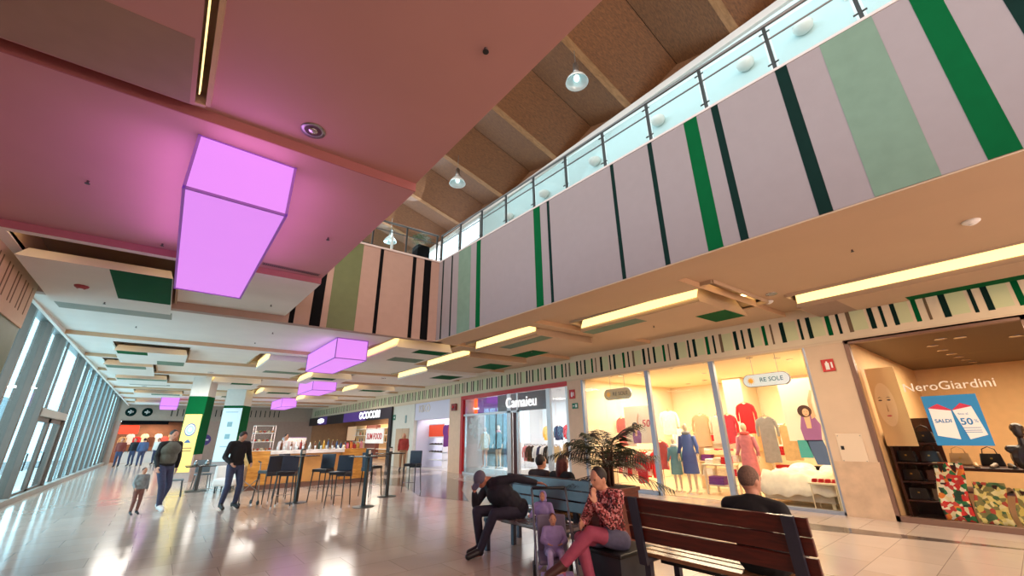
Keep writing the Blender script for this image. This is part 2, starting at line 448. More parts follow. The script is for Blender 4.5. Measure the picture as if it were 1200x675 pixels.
# gallery side wall, lit by daylight and an added wash light
GW = M('gallery_wall', (196, 220, 222), .7, var=.02)
S(B(7.8, 8.0, -4, 11.3, 6.0, 9.62).build('wall_gallery_side', GW))
S(B(7.8, 8.0, 17.5, 24, 6.0, 9.62).build('wall_gallery_side', GW))
sky_day = M('daylight_pane', (225, 238, 245), .3, emit=2.2, ecol=(225, 238, 248))
S(B(7.84, 7.88, 11.3, 17.5, 6.12, 9.6).build('window_1', sky_day))
m = MB()
for y in (11.3, 12.8, 14.3, 15.8, 17.4): m.box(7.76, 7.84, y, y + .09, 6.12, 9.6)
m.box(7.76, 7.84, 11.3, 17.5, 7.2, 7.27); m.box(7.76, 7.84, 11.3, 17.5, 8.5, 8.57)
S(m.build('trim_8', STEEL))
S(B(-3, 8, 24, 24.2, 6.0, 13.5).build('wall_gallery_end', M('gallery_end_wall', (176, 132, 88), .7, var=.1)))
# folded timber roof
def roofz(x): return 9.6 + .26 * (7.8 - x)
ply = wood_mat('roof_plywood', (88, 54, 28), (124, 82, 46), .6, 3.0, (1.2, 14, 14))
S(B(7.9, 8.05, -4, 24, 9.5, 10.3).build('trim_9', ply))
SY = lambda x, y: y - SK * 0 * x
RBM = wood_mat('roof_beam', (128, 92, 56), (160, 120, 80), .5, 3, (1, 6, 6))
EDG = [1.82 + 2.71 * k for k in range(-3, 9)]
for k in range(len(EDG) - 1):
    a, b = EDG[k], EDG[k + 1]; mid = (a + b) / 2
    m = MB(); xa, xb = 8.0, -3.2
    def q(y0, z0, y1, z1, nm, mt, th=.05):
        mm = MB().add([(xa, y0, roofz(xa) + z0), (xb, y0, roofz(xb) + z0), (xb, y1, roofz(xb) + z1), (xa, y1, roofz(xa) + z1),
                       (xa, y0, roofz(xa) + z0 + th), (xb, y0, roofz(xb) + z0 + th), (xb, y1, roofz(xb) + z1 + th), (xa, y1, roofz(xa) + z1 + th)],
                      [(0, 1, 2, 3), (4, 7, 6, 5), (0, 4, 5, 1), (1, 5, 6, 2), (2, 6, 7, 3), (3, 7, 4, 0)])
        return S(mm.build(nm, mt))
    q(a + .09, .02, mid, .42, 'ceiling_timber', ply)
    q(mid + .015, .42, b - .09, .02, 'ceiling_timber', ply)
    q(mid, .43, mid + .015, .43, 'ceiling_timber', BLACKP)
    q(a - .09, 0, a + .09, 0, 'ceiling_timber', RBM, .12)
S(B(7.72, 7.8, -4, 24, 9.42, 9.6).build('trim_9', M('eave', (200, 200, 196), .5)))

# ---------------- left: near wall with slotted frieze, glazing beyond
LX = -2.16
S(B(LX - .8, LX, -4, 10.1, 3.31, 4.72).build('wall_left', M('left_frieze_cream', (216, 184, 150), .7, var=.03)))
S(B(LX - .8, LX - .02, -4, 10.1, 0, 3.31).build('wall_left', OLIVE))
m = MB(); y = -3.5
while y < 9.9:
    m.box(LX, LX + .004, y, y + .035, 3.5, 3.95); y += .16 if int(y * 7) % 3 else .30
S(m.build('wall_frieze_slots', M('slot_brown', (120, 90, 62), .7)))
S(B(-3.12, -2.82, 10.1, 43, 0, .14).build('trim_10', M('curb', (150, 146, 140), .4, var=.05)))
S(B(-3.15, -2.85, 10.1, 43, 4.58, 4.74).build('trim_11', MULL))
S(B(-2.99, -2.975, 10.1, 43, .14, 4.6).build('window_2', glassmat('curtain_glass', (214, 236, 242), .25)))
for y in (12.0, 14.0, 16.0, 18.05, 22.45, 24.3, 26.3, 28.3, 30.3, 32.3, 34.4, 36.5, 38.6, 40.7, 42.8):
    wd = .15 if y < 24 else .09
    S(B(-3.14 if y < 24 else -3.04, -2.86 if y < 24 else -2.92, y - wd / 2, y + wd / 2, 0, 4.6).build('trim_12', MULL))
for y in (25.3, 27.3, 29.3, 31.3, 33.4, 35.5):
    S(B(-3.02, -2.95, y - .02, y + .02, .14, 4.6).build('trim_12', M('thin_mullion', (150, 165, 170), .4)))
S(B(-3.1, -2.84, 18.1, 22.4, 2.28, 2.5).build('trim_13', M('transom', (178, 174, 168), .5)))
for k, (a, b) in enumerate(((18.15, 20.2), (20.3, 22.38))):
    d = bpy.data.objects.new('door_%d' % (k + 1), None); C.objects.link(d); d['kind'] = 'structure'
    m = MB()
    m.box(-3.02, -2.93, a, a + .14, .02, 2.28); m.box(-3.02, -2.93, b - .14, b, .02, 2.28)
    m.box(-3.02, -2.93, a, b, .02, .2); m.box(-3.02, -2.93, a, b, 2.14, 2.28)
    fr = m.build('door_frame', MULL, d); fr['kind'] = 'structure'
    for yy in (a + .2,):
        hd = MB().tube([(-2.93, yy, .8), (-2.86, yy, .8), (-2.86, yy, 1.25), (-2.93, yy, 1.25)], .018).build('door_handle', DSTEEL, d); hd['kind'] = 'structure'
    S(B(-2.99, -2.94, (a + b) / 2 - .05, (a + b) / 2 + .05, 2.5, 4.58).build('trim_12', MULL))
# outside: pavement and a pale tiled building across the way
tile = bpy.data.materials.new('pale_tiles'); tile.use_nodes = True
nt = tile.node_tree; br = nt.nodes.new('ShaderNodeTexBrick'); tc = nt.nodes.new('ShaderNodeTexCoord')
mp = nt.nodes.new('ShaderNodeMapping'); mp.inputs['Rotation'].default_value = (PI / 2, 0, PI / 2)
nt.links.new(tc.outputs['Object'], mp.inputs['Vector']); nt.links.new(mp.outputs[0], br.inputs['Vector'])
br.inputs['Color1'].default_value = lin((225, 232, 236)) + (1,); br.inputs['Color2'].default_value = lin((196, 208, 216)) + (1,)
br.inputs['Mortar'].default_value = lin((140, 160, 172)) + (1,); br.inputs['Scale'].default_value = .8
nt.links.new(br.outputs['Color'], nt.nodes['Principled BSDF'].inputs['Base Color'])
S(B(-40, -6, -6, 60, -.3, -.1).build('ground', M('pavement', (170, 176, 180), .7, var=.06)))
fb = thing('building', 'pale tiled building seen through the glazed wall on the left', 'building', (-11, 0, 0))
B(-1, 0, 12, 60, -.1, 5.2).build('facade', tile, fb)
for y in range(14, 58, 4): B(0, .05, y, y + 2.2, 1.0, 3.0).build('window', M('facade_window', (70, 90, 104), .2), fb)

# ---------------- right wall: frieze, lintel, piers, glazing
FRZ = M('frieze_cream', (216, 200, 172), .7, var=.02)
S(B(WX, WX + .12, -4, 43, 3.31, 4.6).build('wall_right', FRZ))
S(B(WX - .03, WX + .15, -4, 43, 3.27, 3.33).build('trim_14', M('lintel', (206, 186, 158), .6)))
bars = {DGREEN: [], GREEN: [], PGREEN: [], M('bar_brown', (104, 84, 58), .6): []}
BRN = MATS['bar_brown']; PALE2 = M('bar_pale', (196, 204, 160), .6)
mp_ = MB()
y = -3.4; k = 0; seq = [(.07, BRN, .15), (.05, DGREEN, .14), (.08, GREEN, .34), (.08, DGREEN, .13), (.05, DGREEN, .36), (.09, DGREEN, .2), (.04, BRN, .13), (.07, GREEN, .3), (.07, DGREEN, .15), (.05, DGREEN, .13), (.08, DGREEN, .36)]
while y < 42:
    w_, mt, gap = seq[k % len(seq)]
    bars[mt].append((y, w_))
    if gap > .28: mp_.box(WX - .003, WX, y + w_ + .05, y + w_ + gap - .05, 3.47, 3.90)
    y += w_ + gap * .8; k += 1
for mt, L_ in bars.items():
    m = MB()
    for a, w_ in L_: m.box(WX - .004, WX, a, a + w_, 3.45, 3.92)
    if m.v: S(m.build('wall_frieze_bars', mt))
S(mp_.build('wall_frieze_bars', PALE2))


def pier(y0, y1, mt=PCREAM, stone=True):
    S(B(WX - .02, WX + .3, y0, y1, .98 if stone else 0, 3.3).build('wall_right', mt))
    if stone: S(B(WX - .035, WX + .3, y0, y1, 0, .98).build('wall_right', PSTONE))


pier(2.1, 2.82); pier(9.37, 10.0, M('pier_warm', (214, 184, 156), .55, var=.04), False); pier(16.8, 17.85, MATS['pier_warm'], False)
pier(21.6, 24.4, M('pier_pale', (206, 206, 196), .6, var=.03), False)

GLZ = []
def shopglass(y0, y1, z0=.06, z1=3.27, x=WX + .02):
    S(B(x, x + .012, y0, y1, z0, z1).build('window_3', GLASS))


def shop_room(y0, y1, depth, wall, flo, cei, zc_=3.3, back=None):
    x0, x1 = WX + .16, WX + depth
    S(B(x0, x1, y0, y1, -.001, .012).build('floor_shop', flo))
    S(B(WX + .12, x1, y0 - .1, y1 + .1, zc_, zc_ + .05).build('ceiling_shop', cei))
    S(B(x1, x1 + .08, y0 - .1, y1 + .1, 0, zc_).build('wall_shop_back', back or wall))
    S(B(x0, x1, y0 - .1, y0 - .02, 0, zc_).build('wall_shop_side', wall))
    S(B(x0, x1, y1 + .02, y1 + .1, 0, zc_).build('wall_shop_side', wall))


def arealight(name, loc, size, col, power, rot=(0, 0, 0), sy=None):
    l = bpy.data.lights.new(name, 'AREA'); l.energy = power; l.color = col; l.size = size
    if sy: l.shape = 'RECTANGLE'; l.size_y = sy
    o = bpy.data.objects.new(name, l); o.location = loc; o.rotation_euler = rot; C.objects.link(o); return o


shop_room(2.95, 9.3, 5.5, WARMW, M('shop_floor_beige', (214, 186, 150), .25, var=.05), M('shop_ceiling', (244, 226, 190), .8))
shop_room(-4, 2.05, 7.4, M('nero_wall', (226, 182, 128), .7, var=.04), M('nero_floor', (64, 36, 26), .3), M('nero_ceiling', (112, 90, 66), .6))
shop_room(10.1, 16.7, 5.0, M('white_shop_wall', (232, 236, 240), .7), M('white_shop_floor', (210, 205, 200), .2), M('white_shop_ceiling', (214, 214, 214), .8))
shop_room(17.95, 21.5, 4.0, M('lilac_wall', (206, 208, 226), .7), M('lilac_floor', (205, 200, 196), .3), MATS['white_shop_ceiling'])
shop_room(24.5, 42.9, 4.0, M('cafe_wall', (176, 136, 104), .7, var=.08), M('cafe_floor', (120, 96, 80), .3), M('cafe_ceiling', (70, 62, 60), .7))
W1, W2 = (1, .84, .60), (1, .95, .9)
arealight('shop_light', (13.0, 6.1, 3.25), 3.6, W1, 540, sy=5.6)
arealight('shop_light', (13.6, -.3, 3.25), 4.6, (1, .80, .56), 420, sy=3.6)
arealight('shop_light', (12.8, 13.4, 3.25), 2.8, W2, 300, sy=5.8)
arealight('shop_light', (12.6, 19.7, 3.25), 2.5, W2, 150, sy=3)
arealight('shop_light', (12.4, 31, 3.25), 2.6, (1, .85, .65), 560, sy=10)
shopglass(2.95, 9.3); shopglass(-4, 2.02); shopglass(10.1, 12.75); shopglass(13.4, 16.6)
S(B(11.9, 11.95, 15.3, 16.7, .25, 3.2).build('wall_shop_screen', M('screen_greygreen', (92, 104, 104), .6)))
S(B(11.9, 11.95, 14.85, 15.3, .25, 3.2).build('wall_shop_screen', M('screen_blue', (96, 126, 156), .6)))
S(B(WX + .1, WX + .2, 12.82, 13.14, 0, 2.4).build('trim_20', M('post_oxblood', (74, 26, 28), .4)))
m = MB()
for y_ in (4.93, 6.84): m.box(WX - .02, WX + .1, y_ - .06, y_ + .06, 0, 3.28)
m.box(WX - .02, WX + .1, 9.28, 9.36, 0, 3.28); m.box(WX - .02, WX + .1, 2.82, 2.86, 0, 3.28)
m.box(WX - .02, WX + .1, 2.82, 4.9, 0, .06); m.box(WX - .02, WX + .1, 6.85, 9.3, 0, .1)
S(m.build('trim_15', BLUEGREY))
m = MB().box(WX - .03, WX + .1, 2.04, 2.12, 0, 3.3).box(WX - .03, WX + .1, -4, 2.1, 0, .09).box(WX - .03, WX + .1, -4, 2.1, 3.22, 3.3).box(WX - .03, WX + .1, -.32, -.26, 0, 3.3)
S(m.build('trim_16', M('nero_frame', (128, 98, 84), .4, .3)))
S(MB().box(WX - .05, WX + .08, 10.0, 16.8, 3.14, 3.30).box(WX - .05, WX + .08, 16.62, 16.8, 0, 3.2).build('trim_17', M('red_frame', (186, 20, 22), .4)))
S(MB().box(WX, WX + .1, 10.02, 10.12, 0, 3.15).box(WX, WX + .1, 12.7, 12.8, 0, 3.15).box(WX, WX + .1, 13.16, 13.40, 0, 3.15).box(WX, WX + .1, 10.9, 11.1, 0, 3.15).box(WX, WX + .1, 12.7, 16.7, 2.4, 2.48).box(WX, WX + .1, 10, 16.7, 0, .08).build('trim_18', M('alu_pale', (196, 196, 198), .35, .4)))
S(B(WX + .02, WX + .4, 17.85, 21.6, 2.4, 3.3).build('wall_right', MATS['lilac_wall']))
# far wall
FW = 43.0
S(B(-3.2, 11, FW, FW + .2, 3.0, 4.8).build('wall_far', M('far_wall_cream', (176, 160, 146), .7, var=.04)))
S(B(1.2, 11, FW, FW + .2, 0, 3.0).build('wall_far', M('far_wall_taupe', (176, 152, 140), .7, var=.05)))
S(B(-3.2, -2.6, FW, FW + .2, 0, 3.0).build('wall_far', MATS['far_wall_taupe']))
S(B(-3, 1.4, 46, 46.1, 0, 3.0).build('wall_far', M('far_shop_wall', (110, 70, 48), .7, var=.2, scale=2)))
S(B(-2.6, 1.2, FW + .1, 46, 2.98, 3.05).build('ceiling_shop', BLACKP))
S(B(-2.55, .2, FW - .06, FW - .01, 2.72, 3.0).build('trim_19', BLACKP))
arealight('shop_light', (-.7, 44.5, 2.9), 1.8, (1, .75, .5), 200)
m = MB(); y = -2.4
for i in range(22):
    x = 0.2 + i * .36
    m.box(x, x + .06, FW - .01, FW, 3.35, 3.9)
S(m.build('wall_frieze_bars', DGREEN))

# ------------------------------------------------------------------ lanterns
def lantern(x0, x1, y0, y1, z0, z1, label):
    t = thing('ceiling_lantern', label, 'lantern light', ((x0 + x1) / 2, (y0 + y1) / 2 - SK * (x0 + x1) / 2, z0), 0, 'violet box lanterns under the ceiling')
    w, d, h = (x1 - x0) / 2, (y1 - y0) / 2, z1 - z0
    e = .022
    B(-w + e / 2, w - e / 2, -d + e / 2, d - e / 2, e / 2, h).build('lantern_skin', VIOLET, t)
    m = MB()
    for sx in (-w, w - e):
        for sy in (-d, d - e): m.box(sx, sx + e, sy, sy + e, 0, h)
        for z in (0, h - e): m.box(sx, sx + e, -d, d, z, z + e)
    for sy in (-d, d - e):
        for z in (0, h - e): m.box(-w, w, sy, sy + e, z, z + e)
    m.build('lantern_frame', VFRAME, t)
    return t


lantern(-.29, .49, 3.9, 6.95, 3.5, 4.05, 'largest violet glowing box lantern, nearest, hanging from the rose-tinted ceiling slab')
lantern(3.06, 3.9, 11.25, 14.2, 3.5, 4.05, 'violet glowing box lantern just beyond the striped far fascia')
lantern(4.6, 5.6, 19.6, 22.2, 3.5, 4.05, 'violet glowing box lantern above the bar, second beyond the fascia')
lantern(5.6, 6.5, 31.0, 34.5, 3.5, 4.05, 'small violet box lantern in front of the black cafe fascia')
lantern(-.5, .4, 33.0, 37.0, 3.5, 4.05, 'small violet box lantern at the far end, left of the green column')

# ------------------------------------------------------------------ people
def bake(o, voxel, smooth=2):
    r = o.modifiers.new('r', 'REMESH'); r.mode = 'VOXEL'; r.voxel_size = voxel; r.use_smooth_shade = True
    if smooth:
        s_ = o.modifiers.new('s', 'SMOOTH'); s_.iterations = smooth; s_.factor = .5
    dg = bpy.context.evaluated_depsgraph_get()
    me = bpy.data.meshes.new_from_object(o.evaluated_get(dg))
    mt = o.data.materials[0] if o.data.materials else None
    o.modifiers.clear(); o.data = me
    if mt and not me.materials: me.materials.append(mt)
    for p in me.polygons: p.use_smooth = True
    return o


def chain(m, pts, n=12):
    """capsule chain: pts = [(point, radius) ...]"""
    for (p, r) in pts: m.ball(p, r, n, 8)
    for (p, r), (q, r2) in zip(pts, pts[1:]):
        if (Vector(p) - Vector(q)).length > 1e-4: m.tube([p, q], [r, r2], n)


def V(*a): return Vector(a)


def rotm(yaw, pitch, roll=0): return Matrix.Rotation(yaw, 3, 'Z') @ Matrix.Rotation(pitch, 3, 'X') @ Matrix.Rotation(roll, 3, 'Y')


STAND = dict(pelvis=(0, 0, .95), chest=(0, 0, 1.26), neck=(0, .005, 1.46), head=(0, -.02, 1.61),
             shL=(.18, 0, 1.40), elL=(.23, .02, 1.13), wrL=(.22, -.08, .90), shR=(-.18, 0, 1.40), elR=(-.23, .02, 1.13), wrR=(-.22, -.08, .90),
             hipL=(.09, 0, .92), knL=(.10, -.03, .50), anL=(.10, .03, .09), toL=(.11, -.15, .035), hipR=(-.09, 0, .92), knR=(-.10, -.03, .50), anR=(-.10, .03, .09), toR=(-.11, -.15, .035))


def person(label, loc, rz, pose=None, top=None, bottom=None, shoe=None, hair=None, skin=None, scale=1, vox=.010, head=(0, 0, 0), hairstyle='short',
           vest=None, group=None, bulk=1.0, hood=None, skirt=None, name='person'):
    J = {k: Vector(v) for k, v in STAND.items()}
    for k, v in (pose or {}).items(): J[k] = Vector(v)
    t = thing(name, label, 'person', loc, rz, group); t.scale = (scale,) * 3
    skin = skin or SKIN
    HM = rotm(*head); H = J['head']
    up = (J['neck'] - J['pelvis']).normalized(); side = (J['shL'] - J['shR']).normalized(); fw = up.cross(side)
    TM = Matrix((side, fw, up)).transposed()
    m = MB(); k = bulk
    # trunk
    m.ball(J['pelvis'], (.155 * k, .11 * k, .13), 14, 10, TM)
    mid = J['pelvis'].lerp(J['chest'], .5)
    m.ball(mid, (.135 * k, .10 * k, .16), 14, 10, TM); m.ball(J['chest'], (.155 * k, .11 * k, .17), 14, 10, TM)
    chain(m, [(J['shL'], .058), (J['shR'], .058)]); chain(m, [(J['chest'], .08), (J['neck'] - up * .03, .062), (J['neck'], .055), (H - HM @ V(0, 0, .04) + HM @ V(0, .01, 0), .05)])
    # head
    m.ball(H, (.076, .094, .112), 16, 12, HM)
    m.ball(H + HM @ V(0, -.035, -.055), (.056, .058, .058), 14, 10, HM)
    m.ball(H + HM @ V(0, -.095, -.015), (.014, .018, .026), 8, 6, HM); m.ball(H + HM @ V(0, -.085, -.062), (.026, .012, .010), 8, 6, HM)
    for sx in (1, -1):
        m.ball(H + HM @ V(sx * .078, .01, -.012), (.010, .020, .030), 8, 6, HM)
        m.ball(H + HM @ V(sx * .032, -.080, .026), (.026, .012, .008), 8, 6, HM)
    for s_ in ('L', 'R'):
        sh, el, wr = J['sh' + s_], J['el' + s_], J['wr' + s_]
        chain(m, [(sh, .055), (sh.lerp(el, .4), .047), (el, .040), (el.lerp(wr, .3), .040), (wr, .026)])
        d = J.get('hd' + s_); d = (Vector(d) if d else (wr - el)).normalized()
        sgn = 1 if s_ == 'L' else -1
        ref = V(0, -1, 0.1) if abs(d.dot(V(0, -1, .1).normalized())) < .85 else V(0, 0, 1)
        n_ = d.cross(ref).normalized(); w_ = n_.cross(d).normalized()          # n_: palm normal, w_: towards the thumb side
        HMt = Matrix((w_, d, n_)).transposed()
        m.ball(wr + d * .055, (.040, .050, .017), 12, 8, HMt)
        for f_, (off, ln) in enumerate(((.030, .068), (.011, .078), (-.009, .072), (-.028, .056))):
            a = wr + d * .085 + w_ * off; b = a + d * ln * .5 + n_ * .006 * sgn; c_ = b + d * ln * .42 + n_ * .022 * sgn
            chain(m, [(a, .0095), (b, .0088), (c_, .0072)], 8)
        a = wr + d * .03 + w_ * .032; b = a + w_ * .028 + d * .028; chain(m, [(a, .012), (b, .0105), (b + d * .03 + w_ * .006 + n_ * .01 * sgn, .0085)], 8)
        hp, kn, an, to = J['hip' + s_], J['kn' + s_], J['an' + s_], J['to' + s_]
        chain(m, [(hp, .085), (hp.lerp(kn, .4), .072), (kn, .054), (kn.lerp(an, .3), .054), (an, .036)])
        chain(m, [(an + V(0, .02, -.03), .034), (an.lerp(to, .5) - V(0, 0, .01), .034), (to, .028)])
    body = bake(m.build('body', skin, t), vox, 1)
    for sx in (1, -1):
        MB().ball(H + HM @ V(sx * .031, -.079, .010), (.013, .010, .007), 10, 6, HM).build('eye', EYE, t, True)
    MB().ball(H + HM @ V(0, -.0915, -.062), (.022, .007, .007), 10, 6, HM).build('mouth', LIP, t, True)
    # clothing
    if bottom:
        m = MB(); m.ball(J['pelvis'], (.168 * k, .125 * k, .13), 14, 10, TM)
        for s_ in ('L', 'R'):
            hp, kn, an = J['hip' + s_], J['kn' + s_], J['an' + s_]
            chain(m, [(hp, .098), (hp.lerp(kn, .4), .086), (kn, .068), (kn.lerp(an, .35), .066), (an + (kn - an) * .06, .052)])
        bake(m.build('trousers', bottom, t), vox * 1.2)
    if skirt:
        m = MB(); m.ball(J['pelvis'], (.178 * k, .135 * k, .135), 14, 10, TM)
        for s_ in ('L', 'R'):
            hp, kn = J['hip' + s_], J['kn' + s_]; chain(m, [(hp, .108), (hp.lerp(kn, .45), .096)])
        bake(m.build('skirt', skirt, t), vox * 1.2)
    if top:
        m = MB()
        m.ball(mid, (.165 * k, .128 * k, .19), 14, 10, TM); m.ball(J['chest'], (.18 * k, .135 * k, .185), 14, 10, TM)
        m.ball(J['pelvis'] + up * .02, (.178 * k, .135 * k, .11), 14, 10, TM)
        chain(m, [(J['shL'], .075), (J['chest'] + up * .12, .09), (J['shR'], .075)])
        m.tube([J['chest'] + up * .1, J['neck'] + up * .015], [.09, .072], 14)
        for s_ in 'LR': chain(m, [(J['neck'] - up * .035, .062), (J['neck'].lerp(J['sh' + s_], .5) - up * .02, .07), (J['sh' + s_], .074)])
        for s_ in ('L', 'R'):
            sh, el, wr = J['sh' + s_], J['el' + s_], J['wr' + s_]
            chain(m, [(sh, .075), (sh.lerp(el, .45), .064), (el, .058), (el.lerp(wr, .35), .055), (wr - (wr - el).normalized() * .02, .042)])
        bake(m.build('jacket', top, t), vox * 1.2)
    if vest:
        m = MB(); m.ball(mid, (.195 * k, .155 * k, .24), 14, 10, TM); m.ball(J['chest'] + up * .03, (.232 * k, .17 * k, .19), 14, 10, TM)
        bake(m.build('vest', vest, t), vox * 1.2)
    if shoe:
        for s_ in ('L', 'R'):
            an, to, kn = J['an' + s_], J['to' + s_], J['kn' + s_]
            m = MB(); bk = (an - to).normalized()
            chain(m, [(an + (kn - an).normalized() * .07, .052), (an, .05), (an.lerp(to, .35) , .047), (to, .040)])
            m.ball(an.lerp(to, .0) + bk * .015 - V(0, 0, .02), .045)
            bake(m.build('boot' if skirt else 'shoe', shoe, t), vox * 1.2)
    if hair:
        m = MB()
        m.ball(H + HM @ V(0, .018, .022), (.084, .092, .102), 16, 12, HM)
        if hairstyle == 'long':
            chain(m, [(H + HM @ V(0, .06, 0), .075), (H + HM @ V(0, .085, -.12), .07), (H + HM @ V(0, .09, -.22), .05)])
            for sx in (1, -1): chain(m, [(H + HM @ V(sx * .07, .03, .0), .035), (H + HM @ V(sx * .078, .03, -.13), .03)])
        if hairstyle == 'cap':
            m = MB(); m.ball(H + HM @ V(0, .008, .035), (.088, .104, .092), 16, 12, HM); m.ball(H + HM @ V(0, -.12, .045), (.07, .07, .012), 14, 8, HM)
        bake(m.build('cap' if hairstyle == 'cap' else 'hair', hair, t), vox * .8)
    if hood:
        bake(MB().ball(H + HM @ V(0, .03, .01), (.098, .10, .125), 16, 12, HM).ball(H + HM @ V(0, .04, -.1), (.10, .09, .06), 14, 8, HM).build('hood', hood, t), vox)
    return t


NAVY = M('cloth_navy', (52, 52, 84), .8, var=.12, scale=25); BLK = M('cloth_black', (20, 20, 24), .85, var=.2, scale=20)
JEAN = M('denim', (58, 66, 96), .8, var=.18, scale=30); GRAYC = M('cloth_grey', (92, 96, 88), .85, var=.12, scale=20)
CAPM = M('cap_grey', (86, 80, 100), .8, var=.15, scale=40); BROWNH = M('hair_brown', (48, 28, 22), .7, var=.3, scale=60, stretch=(1, 1, .1))
DARKH = M('hair_dark', (30, 22, 24), .6, var=.3, scale=60); REDH = M('hair_reddish', (84, 30, 26), .6, var=.3, scale=60)
GREYH = M('hair_grey', (110, 86, 72), .8, var=.3, scale=80); BOOT = M('boot_brown', (66, 34, 26), .5, var=.2, scale=15); SHOEB = M('shoe_black', (22, 20, 24), .4)
PINKL = M('legging_pink', (158, 70, 96), .75, var=.08, scale=20); LILAC = M('cloth_lilac', (150, 136, 190), .8, var=.12, scale=10); LILACL = M('cloth_pale_lilac', (186, 176, 226), .8, var=.1, scale=14)
LEO = spots_mat('patterned_red', [(128, 40, 40), (214, 150, 150), (70, 24, 28), (160, 70, 74), (48, 20, 22), (196, 120, 120)], 55)
SEAT = dict(hipL=(.10, -.02, .52), hipR=(-.10, -.02, .52), pelvis=(0, 0, .53))


def P_(*ds, **k):
    r = {}
    for d in ds: r.update(d)
    r.update(k); return r


# man in cap, bent forward on the far bench, arm along its back (faces -x)
person('man in a grey cap bent over on the far bench, hand on his face', (4.22, 5.12, 0), -PI / 2,
       P_(SEAT, chest=(-.12, -.22, .76), neck=(-.22, -.33, .93), head=(-.27, -.46, .95), shL=(-.04, -.28, .93), shR=(-.38, -.26, .82),
          elL=(.14, -.14, .97), wrL=(.33, .10, .905), hdL=(.5, .7, -.1), elR=(-.45, -.42, .60), wrR=(-.32, -.53, .78), hdR=(.2, .1, .9),
          knL=(.06, -.46, .54), knR=(-.30, -.50, .54), anL=(-.10, -.58, .09), toL=(-.16, -.73, .04), anR=(-.26, -.46, .09), toR=(-.33, -.60, .04)),
       top=M('jacket_dark', (30, 28, 40), .8, var=.2, scale=20), bottom=M('trousers_navy', (38, 34, 54), .8, var=.15, scale=20), shoe=SHOEB, hair=CAPM, hairstyle='cap', head=(.25, 1.0, 0), skin=SKIND, bulk=1.3)
# woman in a red patterned jacket with pink leggings (faces -x)
person('woman in a red patterned jacket and pink leggings, hand at her mouth', (4.02, 3.22, 0), -PI / 2 - .12,
       P_(pelvis=(0, 0, .50), hipL=(.10, -.02, .49), hipR=(-.10, -.02, .49), chest=(0, -.06, .78), neck=(0, -.11, .97), head=(0, -.18, 1.09), shL=(.17, -.07, .92), shR=(-.17, -.07, .92),
          elL=(.19, -.22, .68), wrL=(.10, -.34, .86), hdL=(-.3, .1, .9), elR=(-.20, -.22, .68), wrR=(-.05, -.40, .66), hdR=(.4, -.7, 0),
          knL=(.06, -.40, .60), anL=(-.10, -.66, .32), toL=(-.16, -.80, .24), knR=(-.08, -.42, .53), anR=(.04, -.40, .10), toR=(.03, -.54, .04)),
       top=LEO, bottom=PINKL, skirt=M('shorts_denim', (88, 88, 116), .8, var=.1, scale=30), shoe=BOOT, hair=DARKH, head=(0, .25, 0), bulk=.95)
# man in black sitting on the near bench, back to the camera (faces +x)
person('bald-crowned man in a black coat sitting on the near bench with his back to us', (4.15, 1.78, 0), PI / 2,
       P_(SEAT, chest=(0, 0, .83), neck=(0, -.03, 1.01), head=(.01, -.06, 1.14), shL=(.205, 0, .925), shR=(-.205, 0, .925), elL=(.27, -.06, .70), wrL=(.18, -.28, .60), elR=(-.27, -.06, .70), wrR=(-.18, -.28, .60),
          knL=(.13, -.44, .52), anL=(.13, -.42, .09), toL=(.14, -.57, .04), knR=(-.13, -.44, .52), anR=(-.13, -.42, .09), toR=(-.14, -.57, .04)),
       top=BLK, bottom=BLK, shoe=SHOEB, hair=GREYH, head=(-.35, .1, 0), bulk=1.22, vox=.009)
for (lx, ly, hr, lab, hs) in ((5.05, 5.0, REDH, 'person with long reddish hair sitting behind the far bench', 'long'),
                              (5.05, 5.52, DARKH, 'person in a dark coat with pale collar, sitting farther along behind the far bench', 'short')):
    person(lab, (lx, ly, 0), PI / 2,
           P_(SEAT, chest=(0, 0, .80), neck=(0, -.02, .99), head=(0, -.05, 1.12), shL=(.18, 0, .93), shR=(-.18, 0, .93), elL=(.24, -.08, .68), wrL=(.12, -.28, .60), elR=(-.24, -.08, .68), wrR=(-.12, -.28, .60),
              knL=(.12, -.42, .52), anL=(.12, -.40, .09), toL=(.13, -.55, .04), knR=(-.12, -.42, .52), anR=(-.12, -.40, .09), toR=(-.13, -.55, .04)),
           top=BLK if hs == 'long' else M('coat_brownblack', (44, 30, 32), .8, var=.2, scale=20), bottom=BLK, shoe=SHOEB, hair=hr, hairstyle=hs, vox=.012)
# children
person('toddler in a lilac snowsuit and hood standing at the far bench', (4.0, 4.32, 0), -PI / 2 + .5, P_(elL=(.30, -.10, 1.16), wrL=(.28, -.30, 1.18), elR=(-.30, -.10, 1.16), wrR=(-.28, -.30, 1.18)),
       top=LILAC, bottom=LILACL, shoe=LILACL, hair=REDH, hood=LILAC, scale=.50, vox=.018, bulk=1.3)
ch = person('small child in a lilac coat sitting in the pushchair', (3.66, 3.80, 0), -PI / 2 + .9,
       P_(pelvis=(0, 0, .62), hipL=(.10, -.02, .62), hipR=(-.10, -.02, .62), chest=(0, .06, .90), neck=(0, .08, 1.09), head=(0, .05, 1.23), shL=(.17, .06, 1.03), shR=(-.17, .06, 1.03),
          elL=(.25, -.06, .84), wrL=(.14, -.24, .82), elR=(-.25, -.06, .84), wrR=(-.14, -.24, .82), knL=(.12, -.36, .68), anL=(.13, -.48, .34), toL=(.14, -.62, .30), knR=(-.12, -.36, .68), anR=(-.13, -.48, .34), toR=(-.14, -.62, .30)),
       top=LILAC, bottom=LILACL, shoe=M('shoe_pink', (200, 120, 160), .6), hair=REDH, scale=.52, vox=.018, bulk=1.3)
